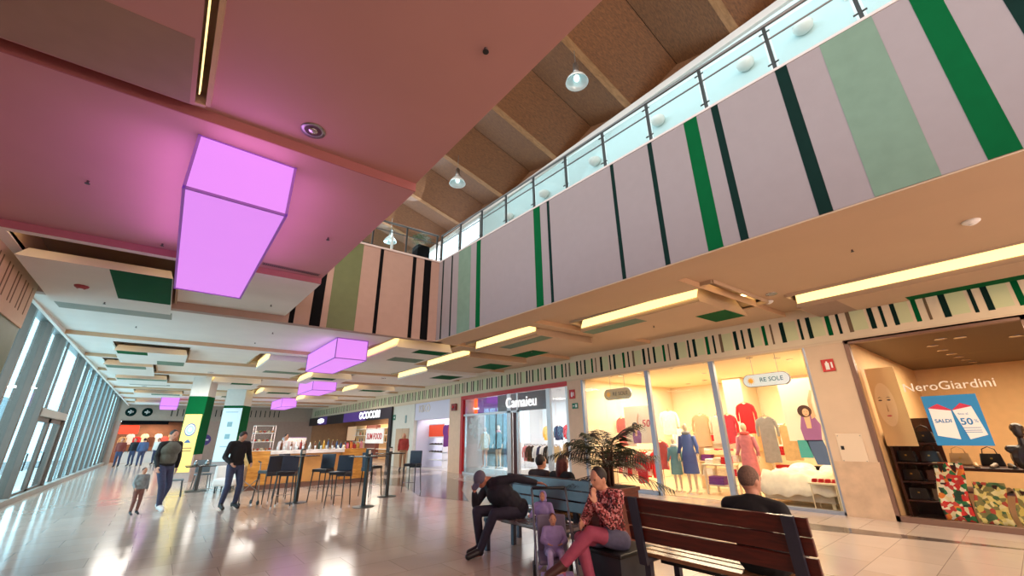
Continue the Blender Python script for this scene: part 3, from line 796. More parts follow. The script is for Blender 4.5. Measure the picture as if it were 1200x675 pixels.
# walkers
person('man in a grey vest with dark sleeves walking along the hall', (.22, 13.7, 0), .5,
       P_(knL=(.10, -.10, .50), anL=(.10, .10, .10), toL=(.11, -.08, .035), knR=(-.10, -.22, .52), anR=(-.10, -.30, .09), toR=(-.11, -.47, .04), elL=(.26, .05, 1.12), wrL=(.25, .02, .88), wrR=(-.26, -.16, .92)),
       top=BLK, vest=GRAYC, bottom=JEAN, shoe=M('shoe_white', (220, 226, 230), .5), hair=DARKH, scale=1.04, head=(0, .2, 0), vox=.013)
person('small child in grey walking beside the man in the vest', (-.15, 13.35, 0), .4, P_(wrR=(-.24, -.18, .98)), top=M('cloth_bluegrey', (124, 136, 140), .8, var=.2, scale=12), bottom=M('cloth_rust', (120, 84, 78), .8, var=.2), shoe=SHOEB, hair=BROWNH, scale=.56, vox=.02, bulk=1.2)
person('man in a black jacket and jeans looking down, walking before the bar', (1.55, 12.7, 0), .3,
       P_(head=(0, -.09, 1.57), knL=(.12, -.12, .50), anL=(.14, .0, .09), toL=(.15, -.17, .035), knR=(-.10, -.04, .50), anR=(-.12, .08, .09), toR=(-.13, -.09, .035), elR=(-.27, .0, 1.12), wrR=(-.2, -.2, .98), elL=(.27, 0, 1.12), wrL=(.24, -.2, .96)),
       top=BLK, bottom=JEAN, shoe=SHOEB, hair=BROWNH, scale=1.03, head=(.1, .7, 0), vox=.013)
person('barista in a pale shirt behind the white bar counter', (3.6, 17.75, 0), .1, P_(wrL=(.2, -.32, 1.1), wrR=(-.2, -.32, 1.1), elL=(.25, -.08, 1.15), elR=(-.25, -.08, 1.15)), top=M('cloth_pale', (220, 204, 204), .8), bottom=BLK, shoe=SHOEB, hair=BROWNH, vox=.016, head=(0, .4, 0))
person('person in a rust red coat standing by the pale doors', (9.6, 20.6, 0), -.6, None, top=M('cloth_rustred', (140, 44, 34), .8, var=.15), bottom=M('cloth_tan', (150, 110, 80), .8), shoe=SHOEB, hair=M('hair_blond', (180, 140, 96), .7), hairstyle='long', vox=.018)
for (lx, ly, tp, lab) in ((-1.9, 37.5, M('cloth_redbrown', (120, 50, 40), .8), 'distant shopper in a red-brown coat, leftmost before the far shop'), (-1.3, 38.5, BLK, 'distant shopper in black before the far shop entrance'),
                          (-.8, 36.8, M('cloth_blue', (70, 92, 130), .8), 'distant shopper in blue walking away down the hall'), (-.1, 39.5, M('cloth_white', (222, 214, 206), .8), 'distant shopper in a white top, rightmost before the far shop')):
    person(lab, (lx, ly, 0), random.uniform(-.6, .6) + (PI if 'away' in lab else 0), None, top=tp, bottom=JEAN, shoe=SHOEB, hair=BROWNH, vox=.025)

# ------------------------------------------------------------------ benches, block seat, palm, pushchair
def bench(label, loc, rz, length, slat_mat, faces):
    t = thing('slatted_bench', label, 'bench', loc, rz, 'dark slatted benches in the hall')
    # local: length along y, seat towards +x, back at x=0 leaning to -x
    L2 = length / 2
    for k in range(4):
        x = .10 + k * .135
        B(x, x + .11, -L2, L2, .415, .45).build('seat_slat', faces, t, bevel=.006)
    ang = -.16
    for k, z in enumerate((.62, .755, .885)):
        xx = .05 + (z - .45) * math.tan(ang)
        MB().rbox((xx, 0, z), (.032, length, .122 if k < 2 else .13), 0, 0, ang).build('back_slat', slat_mat, t, bevel=.006)
    for y in (-L2 + .12, L2 - .12):
        m = MB(); m.rbox((-.022, y, .66), (.035, .085, .60), 0, 0, ang); m.build('back_post', M('bench_iron', (58, 60, 76), .4, .4), t)
        m = MB(); m.box(.05, .64, y - .03, y + .03, .375, .415); m.box(.07, .13, y - .03, y + .03, 0, .38); m.box(.56, .62, y - .03, y + .03, 0, .38); m.build('leg_frame', MATS['bench_iron'], t)
    m = MB(); m.box(.30, .34, -L2 + .12, L2 - .12, .33, .375); m.build('rail', BLACK, t)
    return t


SEATW = wood_mat('seat_wood', (110, 74, 50), (158, 116, 80), .18, 4, (8, 1, 8))
bench('nearest dark red-brown slatted bench seen from behind, its back in the lower right', (3.84, 2.08, 0), 0, 1.62, BWOOD, SEATW)
bench('far slatted bench with blue-grey sheen, man in a cap at its end', (4.56, 4.82, 0), PI, 1.60, BSLATE, M('seat_sheen', (120, 112, 112), .2, var=.1))  # seat colour holds the reflected light as well
bench('slatted bench behind the far bench, facing the shop windows', (4.72, 5.12, 0), 0, 1.6, BWOOD, SEATW)
t = thing('block_seat', 'low dark block seat under the woman with pink leggings', 'seat', (4.05, 3.2, 0), 0)
B(-.3, .3, -.24, .24, .38, .42).build('seat', BLACK, t, bevel=.01); B(-.27, .27, -.21, .21, 0, .38).build('base', M('block_slate', (44, 50, 62), .4, var=.1), t)

t = thing('potted_palm', 'bushy dark green potted palm in a square brown wooden planter between the benches', 'plant', (4.87, 3.92, 0), .05)
B(-.27, .27, -.27, .27, .04, .84).build('planter', wood_mat('planter_wood', (70, 26, 16), (112, 46, 28), .4, 4, (1, 1, 6)), t, bevel=.01)
B(-.29, .29, -.29, .29, .83, .88).build('planter_rim', MATS['planter_wood'], t, bevel=.01)
B(-.25, .25, -.25, .25, .80, .885).build('soil', M('soil', (50, 34, 26), .95, var=.3, scale=30), t)
PTR = M('palm_stem', (78, 46, 34), .7, var=.3, scale=20); FRD = M('palm_leaf', (50, 58, 36), .5, var=.35, scale=9); FRD2 = M('palm_leaf_dark', (40, 34, 30), .5, var=.3, scale=9)
rs = random.Random(3)
for k in range(5):
    a = k * 2 * PI / 5; MB().tube([(.05 * math.cos(a), .05 * math.sin(a), .86), (.06 * math.cos(a), .06 * math.sin(a), 1.15), (.07 * math.cos(a + .3), .07 * math.sin(a + .3), 1.38)], .022, 8, .014).build('stem', PTR, t, True)
for k in range(30):
    a = k * 2.399; el = rs.uniform(-.1, 1.3); ln = rs.uniform(.42, .68) * (1.0 if el < .9 else .8); z0 = rs.uniform(1.02, 1.42)
    p0 = Vector((.05 * math.cos(a), .05 * math.sin(a), z0)); d = Vector((math.cos(a) * math.cos(el), math.sin(a) * math.cos(el), math.sin(el)))
    pts = []
    for i in range(9):
        s_ = i / 8; pts.append(p0 + d * ln * s_ + Vector((math.cos(a) * .1 * s_, math.sin(a) * .1 * s_, -.42 * s_ * s_ * ln * (.9 if el > .6 else .55))))
    m = MB(); m.tube(pts, .007, 5, .002)
    side = Vector((-math.sin(a), math.cos(a), 0))
    for i in range(14):
        s_ = .16 + .84 * i / 13; j = min(int(s_ * 8), 7); q0 = pts[j].lerp(pts[j + 1], s_ * 8 - j); tg = (pts[j + 1] - pts[j]).normalized()
        l2 = .23 * math.sin(PI * (.15 + .8 * s_)) + .05
        for sg in (1, -1):
            dd = (side * sg * .8 + tg * .65 + Vector((0, 0, -.25 + rs.uniform(-.1, .1)))).normalized(); wv = tg.cross(dd).normalized().cross(dd).normalized() * .011
            md = q0 + dd * l2 * .45; tip = q0 + dd * l2 + Vector((0, 0, -.05))
            m.add([q0, md + wv, tip, md - wv], [(0, 1, 2, 3)])
    m.build('frond', FRD if k % 3 else FRD2, t)

t = thing('pushchair', 'light pushchair with lilac seat and thin grey frame in front of the benches', 'pushchair', (3.66, 3.80, 0), -PI / 2 + .9)
fr = M('pushchair_frame', (120, 120, 132), .3, .6)
for sx in (-.21, .21):
    MB().tube([(sx, .42, .92), (sx, .30, .80), (sx, -.10, .36), (sx, -.38, .10)], .013).tube([(sx, -.12, .52), (sx, .05, .34), (sx, .26, .10)], .012).build('frame', fr, t, True)
    for y in (-.38, .26):
        MB().lathe([(.02, -.02), (.085, -.018), (.092, 0), (.085, .018), (.02, .02)], (sx, y, .092), 18, Matrix.Rotation(PI / 2, 4, 'Y')).build('wheel', BLACK, t, True)
MB().tube([(-.21, .42, .92), (.21, .42, .92)], .018).build('handle', BLACK, t, True)
MB().rbox((0, .02, .27), (.36, .34, .05), 0, .1).rbox((0, .20, .46), (.34, .05, .40), 0, -.25).build('seat', M('pushchair_cloth', (118, 112, 136), .8, var=.1), t, bevel=.02)
MB().rbox((0, -.28, .17), (.34, .14, .03), 0, .2).build('footrest', LILACL, t, bevel=.01)

# ------------------------------------------------------------------ bar stools and tall tables
SEATB = M('stool_blueblack', (44, 54, 72), .4, var=.1, scale=8); LEGB = M('stool_leg', (20, 20, 24), .35); CHR = CHROME
def stool(label, loc, rz, first=[]):
    if first:
        t = copy_tree(first[0]); t.location = loc; t.rotation_euler = (0, 0, rz); t['label'] = label; return t
    t = thing('bar_stool', label, 'bar stool', loc, rz, 'high stools around the bar tables')
    B(-.20, .20, -.20, .20, .72, .79).build('seat', M('stool_seat', (30, 24, 28), .4), t, bevel=.012)
    MB().rbox((0, .205, .945), (.39, .03, .40), 0, -.08).build('backrest', SEATB, t, bevel=.01)
    B(-.195, .195, .175, .225, .66, .76).build('apron', SEATB, t, bevel=.008)
    for sx in (-1, 1):
        for sy in (-1, 1):
            lg = MB().tube([(sx * .175, sy * .175, .73), (sx * .205, sy * .225, .02)], .017, 6, .012).build('leg', LEGB, t)
            MB().lathe([(.014, 0), (.014, .03)], (sx * .205, sy * .226, 0), 8).build('foot_cap', CHR, lg)
    MB().tube([(-.19, -.20, .28), (.19, -.20, .28)], .009, 6).build('footrest', CHR, t)
    first.append(t); return t


stool('high stool with blue-grey back, leftmost of the row before the bar', (2.36, 12.9, 0), PI + .35)
stool('high stool with black back, second of the row, close to the left pedestal table', (2.62, 12.15, 0), PI + 2.75)
stool('high stool seen from behind with dark back, right of the left pedestal table', (3.52, 12.35, 0), 2.35 + PI)
stool('nearest high stool with blue-grey back, beside the middle pedestal table', (3.56, 11.02, 0), 2.4 + PI)
stool('high stool half hidden behind the middle pedestal table', (4.85, 12.35, 0), -1.2 + PI)
stool('rightmost high stool with blue-grey back, by the right pedestal table', (6.1, 12.35, 0), -.9)
stool('high stool tucked under the left end of the bar counter', (2.95, 13.6, 0), .6)


def tall_table(label, loc, rz=0):
    t = thing('pedestal_table', label, 'table', loc, rz, 'tall pedestal tables before the bar')
    B(-.32, .32, -.32, .32, 1.10, 1.125).build('tabletop', M('tabletop_black', (26, 28, 32), .25), t, bevel=.006)
    B(-.035, .035, -.035, .035, .02, 1.10).build('pole', BLACK, t)
    MB().lathe([(.25, 0), (.25, .012), (.04, .03)], (0, 0, 0), 24).build('base_plate', DSTEEL, t)
    n = thing('napkin_holder', 'small black napkin holder standing on ' + label.split(',')[0], 'napkin holder', (loc[0], loc[1], 1.125), rz, 'napkin holders')
    B(-.055, .055, -.04, .04, 0, .16).build('box', BLACK, n, bevel=.006); B(-.04, .04, -.042, .042, .04, .13).build('napkins', WHITEP, n)


tall_table('left tall black table, among three stools', (3.02, 12.6, 0), .2)
tall_table('middle tall black table, nearest to the camera', (4.07, 10.7, 0), .5)
tall_table('right tall black table, next to the rightmost stool', (5.2, 12.0, 0), 0)

# left cafe table with low chairs, white armchair
t = thing('cafe_table', 'low grey cafe table with two chairs, left of the bar', 'table', (1.2, 17.8, 0), 0)
B(-.4, .4, -.4, .4, .73, .76).build('tabletop', MATS['tabletop_black'], t); B(-.05, .05, -.05, .05, .02, .73).build('pole', DSTEEL, t); B(-.28, .28, -.28, .28, 0, .02).build('base_plate', DSTEEL, t)
CG = M('chair_grey', (96, 112, 122), .5, var=.1)
def chair(label, loc, rz):
    t = thing('cafe_chair', label, 'chair', loc, rz, 'grey chairs at the cafe table')
    B(-.22, .22, -.22, .22, .43, .47).build('seat', CG, t, bevel=.01); MB().rbox((0, .22, .70), (.42, .03, .40), 0, -.1).build('backrest', CG, t, bevel=.01)
    for sx in (-1, 1):
        for sy in (-1, 1): MB().tube([(sx * .19, sy * .19, .44), (sx * .22, sy * .23, 0)], .015, 6).build('leg', DSTEEL, t)
chair('grey chair on the left side of the low cafe table', (.55, 16.6, 0), PI / 2); chair('grey chair behind the low cafe table', (1.35, 18.5, 0), .1); chair('grey chair on the right side of the low cafe table', (1.95, 17.6, 0), -PI / 2)
for k in range(2):
    j = thing('sugar_pot', 'small steel sugar pot, %s on the low cafe table' % ('left one' if k == 0 else 'right one'), 'pot', (1.05 + k * .3, 17.75, .76), 0, 'pots on the cafe table')
    MB().lathe([(.05, 0), (.06, .06), (.045, .12)], (0, 0, 0), 14).build('pot', STEEL, j, True); MB().lathe([(.048, .12), (.03, .15), (.01, .17)], (0, 0, 0), 14).build('lid', CHROME, j, True)
t = thing('armchair', 'rounded white armchair behind the man in the black jacket', 'armchair', (1.9, 16.7, 0), -.5)
MB().rbox((0, 0, .30), (.62, .62, .22)).build('seat', WHITEP, t, bevel=.06)
pts = [(.36 * math.cos(a), .36 * math.sin(a)) for a in [PI * i / 14 - .15 for i in range(16)]]
m = MB()
for (ax, ay), (bx, by) in zip(pts, pts[1:]):
    m.rbox(((ax + bx) / 2, (ay + by) / 2, .50), (.10, .09, .52), math.atan2(by - ay, bx - ax))
bake(m.build('back_shell', WHITEP, t), .02); 
for sx in (-.22, .22):
    for sy in (-.22, .22): MB().tube([(sx, sy, .2), (sx, sy, 0)], .02, 6).build('leg', BLACK, t)
t = thing('folding_walker', 'light folding walking frame on wheels beside the man in the black jacket', 'walker', (1.95, 12.95, 0), .3)
for sx in (-.22, .22):
    MB().tube([(sx, .05, .98), (sx, -.02, .6), (sx, -.14, .05)], .013).tube([(sx, .0, .7), (sx, .2, .05)], .012).build('side_frame', STEEL, t, True)
    MB().tube([(sx, .05, .98), (sx, .17, 1.0)], .018).build('grip', BLACK, t, True)
    for y in (-.14, .2): MB().lathe([(.02, -.014), (.05, -.012), (.05, .012), (.02, .014)], (sx, y, .05), 14, Matrix.Rotation(PI / 2, 4, 'Y')).build('wheel', BLACK, t, True)
MB().tube([(-.22, -.08, .3), (.22, -.02, .62)], .010).tube([(.22, -.08, .3), (-.22, -.02, .62)], .010).build('cross_brace', STEEL, t, True)

# ------------------------------------------------------------------ bar island
BARY = 16.5
t = thing('bar_counter', 'long bar counter with golden wood ends and a white marble top', 'counter', (2.36, BARY, 0), 0)
GOLD = wood_mat('golden_panel', (176, 110, 36), (222, 160, 72), .35, 2.5, (1, 1, 5))
B(0, .62, 0, 2.6, .14, 1.17).build('end_panel', GOLD, t, bevel=.01)
B(2.95, 3.85, 0, 2.6, .14, 1.17).build('end_panel', GOLD, t, bevel=.01)
B(.62, 2.95, .18, .5, .14, 1.05).build('front_panel', M('panel_lit_gold', (206, 150, 84), .4, var=.15, scale=2), t)
B(.58, 3.0, -.05, .55, 1.06, 1.18).build('marble_top', M('marble', (226, 220, 216), .2, var=.15, scale=5), t, bevel=.01)
B(0, 3.85, .03, 2.5, 0, .14).build('plinth', M('plinth_brown', (110, 74, 60), .4), t)
B(.8, 3.8, 2.1, 2.6, 0, 1.1).build('back_counter', M('counter_dark', (60, 48, 44), .4), t)
l = bpy.data.lights.new('bar_light', 'POINT'); l.energy = 12; l.color = (1, .75, .4); l.shadow_soft_size = .1
t = thing('display_case', 'glass pastry display case on the left end of the bar counter', 'display case', (2.42, BARY + .3, 1.17), 0)
m = MB()
for z in (0, .28, .56, .80): m.box(0, .62, 0, .5, z, z + .02)
m.build('shelf', WHITEP, t)
m = MB()
for x in (0, .60):
    for y in (0, .48): m.box(x, x + .02, y, y + .02, 0, .82)
m.build('case_frame', CHROME, t); B(0, .62, -.005, 0, 0, .82).build('pane', GLASS, t)
PAST = [M('pastry_brown', (168, 104, 56), .7, var=.2, scale=20), M('pastry_red', (176, 60, 44), .6), M('pastry_cream', (226, 206, 170), .7)]
pl0 = ['lower', 'middle', 'upper']
for r_ in range(3):
    for k in range(5):
        pl = thing('pastry', '%s pastry, %s from the left on the %s shelf of the display case' % (['brown', 'red', 'cream'][(r_ + k) % 3], ['first', 'second', 'third', 'fourth', 'fifth'][k], pl0[r_]), 'pastry', (2.49 + k * .12, BARY + .45, 1.19 + r_ * .28), 0, 'pastries in the display case')
        MB().ball((0, 0, .035), (.045, .06, .04), 10, 6).build('pastry', PAST[(r_ + k) % 3], pl, True)
BC = [(40, 60, 40), (150, 40, 36), (200, 190, 170), (110, 60, 30), (60, 80, 120), (210, 160, 60), (225, 225, 225)]
BN = ['dark green', 'red', 'cream', 'brown', 'blue', 'amber', 'white']
rs = random.Random(11)
ordn = ['first', 'second', 'third', 'fourth', 'fifth', 'sixth', 'seventh', 'eighth', 'ninth', 'tenth', 'eleventh', 'twelfth', 'thirteenth', 'fourteenth', 'fifteenth', 'sixteenth', 'seventeenth', 'eighteenth', 'nineteenth', 'twentieth', 'twenty-first', 'twenty-second', 'twenty-third', 'twenty-fourth', 'twenty-fifth', 'twenty-sixth']
def bottle(label, loc, ci, h=.3):
    b = thing('bottle', label, 'bottle', loc, 0, 'bottles on the bar')
    MB().lathe([(.001, 0), (.038, 0), (.04, h * .6), (.016, h * .78), (.015, h), (.001, h)], (0, 0, 0), 12).build('glass_body', M('bottle_' + BN[ci].replace(' ', '_'), BC[ci], .15), b, True)
    MB().lathe([(.017, h * .96), (.017, h * 1.04)], (0, 0, 0), 10).build('cap', M('cap_gold', (200, 170, 90), .3, .6), b)
for k in range(16):
    ci = rs.randrange(7)
    bottle('%s bottle, %s from the left along the bar top' % (BN[ci], ordn[k]), (3.3 + k * .155, BARY + .32, 1.18), ci, rs.uniform(.22, .34))
for k in range(12):
    g = thing('drinking_glass', 'clear drinking glass, %s from the left at the front of the bar top' % ordn[k], 'glass', (3.15 + k * .2, BARY + .1, 1.18), 0, 'glasses on the bar')
    MB().lathe([(.028, 0), (.036, .12), (.033, .12), (.026, .01)], (0, 0, 0), 12).build('tumbler', M('tumbler_frost', (214, 220, 224), .15, spec=.8), g, True)
t = thing('coffee_machine', 'steel espresso machine on the back counter of the bar', 'coffee machine', (4.1, 18.75, 1.1), 0)
B(-.4, .4, -.25, .25, .08, .5).build('body', CHROME, t, bevel=.03); B(-.42, .42, -.32, .25, 0, .08).build('drip_tray', DSTEEL, t); MB().tube([(-.2, -.26, .3), (-.2, -.40, .28)], .02).tube([(.2, -.26, .3), (.2, -.40, .28)], .02).build('group_handle', BLACK, t)
for k in range(6):
    b = thing('gift_box', '%s wrapped sweet box, %s from the left on the golden right end of the bar' % (['yellow', 'pink', 'orange', 'red', 'gold', 'rose'][k], ordn[k]), 'box', (5.42 + k * .13, BARY + .3, 1.17), rs.uniform(-.3, .3), 'sweet boxes on the bar')
    MB().box(-.05, .05, -.05, .05, 0, .14 + .04 * (k % 3)).build('carton', M('carton_%d' % k, [(220, 180, 80), (214, 110, 140), (222, 130, 60), (176, 40, 50), (200, 160, 70), (214, 140, 150)][k], .5), b, bevel=.006)
    MB().ball((0, 0, .16 + .04 * (k % 3)), (.03, .03, .02), 8, 6).build('bow', RED, b)

# cafe shop behind the bar: black fascia with violet panels and white lettering
XX = WX - .1
t = thing('cafe_fascia', 'black cafe fascia with violet panels and white glowing letters', 'shop sign', (0, 0, 0), 0)
B(XX - .05, WX - .04, 24.4, 42.95, 2.62, 3.29).build('fascia', M('fascia_black', (22, 20, 28), .35), t)
B(XX - .05, WX, 24.4, 24.75, 0, 2.62).build('side_post', MATS['fascia_black'], t)
for a, b in ((28.6, 33.2), (37.5, 40.0)): B(XX - .06, XX - .05, a, b, 2.64, 3.27).build('violet_panel', M('violet_panel', (86, 56, 140), .4, emit=.15), t)
WLET = M('white_letters', (245, 248, 250), .5, emit=2.0)
text('lettering', 'OCOCORI', .62, (XX - .06, 28.0, 2.95), FACE_NX, WLET, t, .01, sx=1.25, bold=.012)
MB().prism([(x_ * .9, y_ * .2) for x_, y_ in [(math.cos(a) if abs(math.cos(a)) < .8 else math.copysign(.98, math.cos(a)), math.sin(a)) for a in [2 * PI * i / 20 for i in range(20)]]], 0, .01, Matrix.Translation((XX - .07, 39.2, 2.95)) @ FACE_NX).build('light_panel', WLET, t)
t = thing('cafe_poster', 'white poster with red lettering in the cafe window', 'poster', (WX, 27.1, 1.2), 0)
B(-.02, 0, -1.5, 1.5, 0, .85).build('sheet', WHITEP, t); text('lettering', 'SLIM FOOD', .5, (-.03, 0, .4), FACE_NX, RED, t, .003, bold=.01)
t = thing('menu_board', 'long backlit tan menu board on the cafe back wall', 'board', (13.9, 38.5, 1.3), 0); B(0, .06, -4.5, 4.0, 0, 1.25).build('board', M('board_tan', (216, 176, 140), .5, emit=.7), t); B(-.02, .0, -4.6, 4.1, -.06, 0).build('ledge', BLACK, t)
for k, (yy, cc) in enumerate(((26.4, (150, 170, 176)), (31.6, (200, 150, 100)), (34.6, (120, 70, 60)), (37.0, (196, 160, 120)))):
    t = thing('shelf_cabinet', '%s backlit wall cabinet in the cafe, %s from the right' % (['grey-blue', 'honey', 'dark red', 'tan'][k], ordn[k]), 'cabinet', (13.2, yy, 0), 0, 'cabinets in the cafe')
    B(0, .5, -1.1, 1.1, 0, 2.5).build('carcass', M('cab_%d' % k, cc, .5, emit=.12), t)
    for z in (.7, 1.2, 1.7, 2.2): B(-.25, 0, -1.1, 1.1, z, z + .03).build('shelf', WHITEP, t)
    for j in range(8):
        bb = rs.randrange(7); h = rs.uniform(.2, .34)
        bottle('%s bottle, %s along the %s shelf of the %s cafe cabinet' % (BN[bb], ordn[j % 4], 'lower' if j < 4 else 'upper', ['grey-blue', 'honey', 'dark red', 'tan'][k]), (13.08, yy - .9 + (j % 4) * .55, 1.23 if j < 4 else 1.73), bb, h * 1.3)
# pale doors between the cafe and the orange shop, signs on the piers
for k, y in enumerate((22.1, 22.95)):
    d = thing('service_door', '%s leaf of the beige double service door beside the cafe' % ('right' if k == 0 else 'left'), 'door', (WX - .03, y, 0), 0, 'service doors')
    B(-.03, 0, 0, .82, 0, 2.0).build('leaf', M('door_beige', (186, 160, 132), .5), d); B(-.06, -.03, .72 if k == 0 else .06, .78 if k == 0 else .12, .95, 1.1).build('handle', STEEL, d)
def wallsign(name, label, y, z, w, h, mt, sym=None):
    t = thing(name, label, 'sign', (WX - .035, y, z), 0); B(-.012, 0, -w / 2, w / 2, -h / 2, h / 2).build('plate', mt, t, bevel=.004)
    if sym: sym(t)
    return t
def sy_ext(t):
    MB().box(-.016, -.012, -.02, .05, -.09, .05).box(-.016, -.012, .0, .03, .05, .08).build('extinguisher_symbol', WHITEP, t)
    MB().box(-.016, -.012, -.08, -.05, -.06, .06).build('flame_symbol', WHITEP, t)
def sy_exit(t):
    MB().box(-.016, -.012, -.09, -.02, -.05, .05).box(-.016, -.012, .02, .10, -.01, .01).build('arrow_symbol', WHITEP, t)
GS = M('sign_green', (16, 112, 84), .5)
wallsign('fire_sign', 'red fire extinguisher sign on the pier right of the linen shop', 2.47, 2.84, .22, .25, RED, sy_ext)
wallsign('fire_sign', 'red fire extinguisher sign on the pier between the linen shop and the red framed shop', 9.76, 2.84, .26, .30, RED, sy_ext)
wallsign('exit_sign', 'green exit sign under the red sign by the red framed shop', 9.66, 2.45, .26, .18, GS, sy_exit)
wallsign('exit_sign', 'small green exit sign at the corner of the black cafe fascia', 24.2, 2.65, .4, .3, GS, sy_exit)
wallsign('info_plate', 'narrow grey information plate above the beige service doors', 22.6, 2.5, .2, .42, M('sign_grey', (120, 150, 150), .5))
t = thing('alarm_box', 'square dark red alarm box on the pier left of the red framed shop', 'alarm box', (WX - .03, 17.35, 2.85)); B(-.1, 0, -.2, .2, -.16, .16).build('housing', M('alarm_red', (120, 22, 24), .4), t, bevel=.02); MB().ball((-.1, 0, 0), .06).build('lens', RED, t, True)
t = thing('access_panel', 'square pale access panel on the pier beside the bag shop', 'panel', (WX - .022, 2.46, 1.22)); B(-.012, 0, -.21, .21, -.27, .27).build('cover', M('panel_cream', (216, 196, 170), .5), t, bevel=.004)
B(-.02, -.012, .12, .17, -.03, .04).build('lock', BLACK, t); m = MB()
for a in (-.18, .18):
    for b in (-.23, .23): m.ball((-.014, a, b), .009, 8, 6)
m.build('screws', STEEL, t)

# ------------------------------------------------------------------ things in the shops
def cloth(nm, c): return M('fabric_' + nm, c, .85, var=.10, scale=14)
FAB = {'red': cloth('red', (196, 36, 40)), 'white': cloth('white', (238, 232, 224)), 'pink': cloth('pink', (224, 132, 134)), 'tan': cloth('tan', (206, 170, 120)), 'grey': cloth('grey', (150, 146, 140)),
       'navy': cloth('navy', (40, 48, 80)), 'yellow': cloth('yellow', (232, 176, 40)), 'teal': cloth('teal', (120, 160, 160)), 'blue': cloth('blue', (86, 100, 160)), 'black': cloth('black', (24, 22, 26)),
       'cream': cloth('cream', (236, 216, 180)), 'brown': cloth('brown', (96, 54, 36)), 'coral': cloth('coral', (226, 96, 86)), 'green': cloth('green', (60, 120, 70)), 'purple': cloth('purple', (130, 60, 140))}
HANG = M('hanger_wood', (150, 110, 70), .5)


def garment(label, loc, rz, col, ln=.7, w=.42, sleeves=True, group=None, flare=1.1):
    t = thing('hanging_garment', label, 'garment', loc, rz, group)
    # hangs below origin; width along local y, thin along local x
    h = w / 2
    pr = [(-h * .32, -.03), (-h, -.09), (-h * .82, -.26), (-h * .8 * flare, -ln), (-h * .3 * flare, -ln - .015), (h * .3 * flare, -ln + .01), (h * .8 * flare, -ln), (h * .82, -.26), (h, -.09), (h * .32, -.03), (0, -.07)]
    m = MB().prism([(a, b) for a, b in pr], -.03, .03, FACE_NX)
    if sleeves:
        for sg in (-1, 1): m.tube([(0, sg * h * .9, -.12), (0.01, sg * h * 1.12, -.32), (0.02, sg * h * 1.1, -.52)], [.045, .042, .034], 8)
    m.build('fabric', FAB[col], t, bevel=.015)
    MB().tube([(0, -h * .75, -.06), (0, 0, 0), (0, h * .75, -.06)], .008, 6).tube([(0, 0, 0), (0, 0, .04), (0, .02, .055)], .004, 6).build('hanger', HANG, t)
    return t


def rail(label, loc, ln, rz=0, h=1.5):
    t = thing('clothes_rail', label, 'clothes rail', loc, rz)
    MB().tube([(0, -ln / 2, h), (0, ln / 2, h)], .012, 8).build('bar', CHROME, t)
    for y in (-ln / 2, ln / 2): MB().tube([(0, y, 0), (0, y, h)], .012, 8).tube([(-.2, y, .01), (.2, y, .01)], .012, 6).build('leg', CHROME, t)


def row(where, x, ya, yb, z, cols, ln=.7, w=.36, group='garments'):
    n = len(cols)
    for i, c in enumerate(cols):
        y = yb - (yb - ya) * (i + .5) / n
        garment('%s garment, %s from the left on %s' % (c, ordn[i], where), (x, y, z), rs.uniform(1.0, 1.5) if n > 5 else rs.uniform(-.2, .2), c, ln + rs.uniform(-.05, .05), w, True, group)


def mannequin(label, loc, rz, dress=None, col='blue', ln=.9, h=1.0, skin=None, arms=True, topc=None):
    sk = skin or M('mannequin_beige', (222, 196, 160), .4)
    t = thing('mannequin', label, 'mannequin', loc, rz); t.scale = (h, h, h)
    m = MB(); m.ball((0, 0, .98), (.15, .10, .14)); m.ball((0, 0, 1.12), (.115, .085, .15)); m.ball((0, 0, 1.3), (.15, .10, .16)); chain(m, [((-.16, 0, 1.41), .045), ((.16, 0, 1.41), .045)]); chain(m, [((0, 0, 1.42), .06), ((0, 0, 1.53), .045)])
    m.ball((0, -.01, 1.65), (.07, .088, .11)); m.ball((0, -.1, 1.64), (.012, .014, .022), 8, 6)
    for s_ in (-1, 1):
        chain(m, [((s_ * .17, 0, 1.40), .046), ((s_ * .22, .03, 1.14), .035), ((s_ * .25, -.08, .92), .024)]); m.ball((s_ * .255, -.11, .86), (.018, .03, .055))
        for k in range(4): chain(m, [((s_ * .255, -.13 + .013 * k, .83), .008), ((s_ * .258, -.135 + .013 * k, .775), .007)], 6)
        chain(m, [((s_ * .08, 0, .92), .075), ((s_ * .085, -.02, .5), .05), ((s_ * .085, .02, .09), .03), ((s_ * .09, -.12, .04), .026)])
    bake(m.build('body', sk, t), .014)
    MB().lathe([(.2, 0), (.2, .012), (.02, .02)], (0, .02, 0), 20).build('base', CHROME, t)
    if dress == 'dress':
        m = MB().lathe([(.19, 1.5 - ln), (.205, 1.5 - ln + .01), (.18, .98), (.145, 1.12), (.175, 1.32), (.15, 1.44), (.07, 1.50)], (0, 0, 0), 24, Matrix.Diagonal((1, .72, 1, 1)))
        for s_ in (-1, 1): m.tube([(s_ * .16, 0, 1.42), (s_ * .225, .02, 1.14), (s_ * .245, -.06, .98)], [.065, .052, .046], 10)
        m.build('dress', FAB[col], t, True)
        MB().lathe([(.09, 1.46), (.12, 1.50), (.09, 1.55), (.06, 1.52)], (0, -.01, 0), 16).build('scarf', FAB[topc or 'grey'], t, True)
    return t


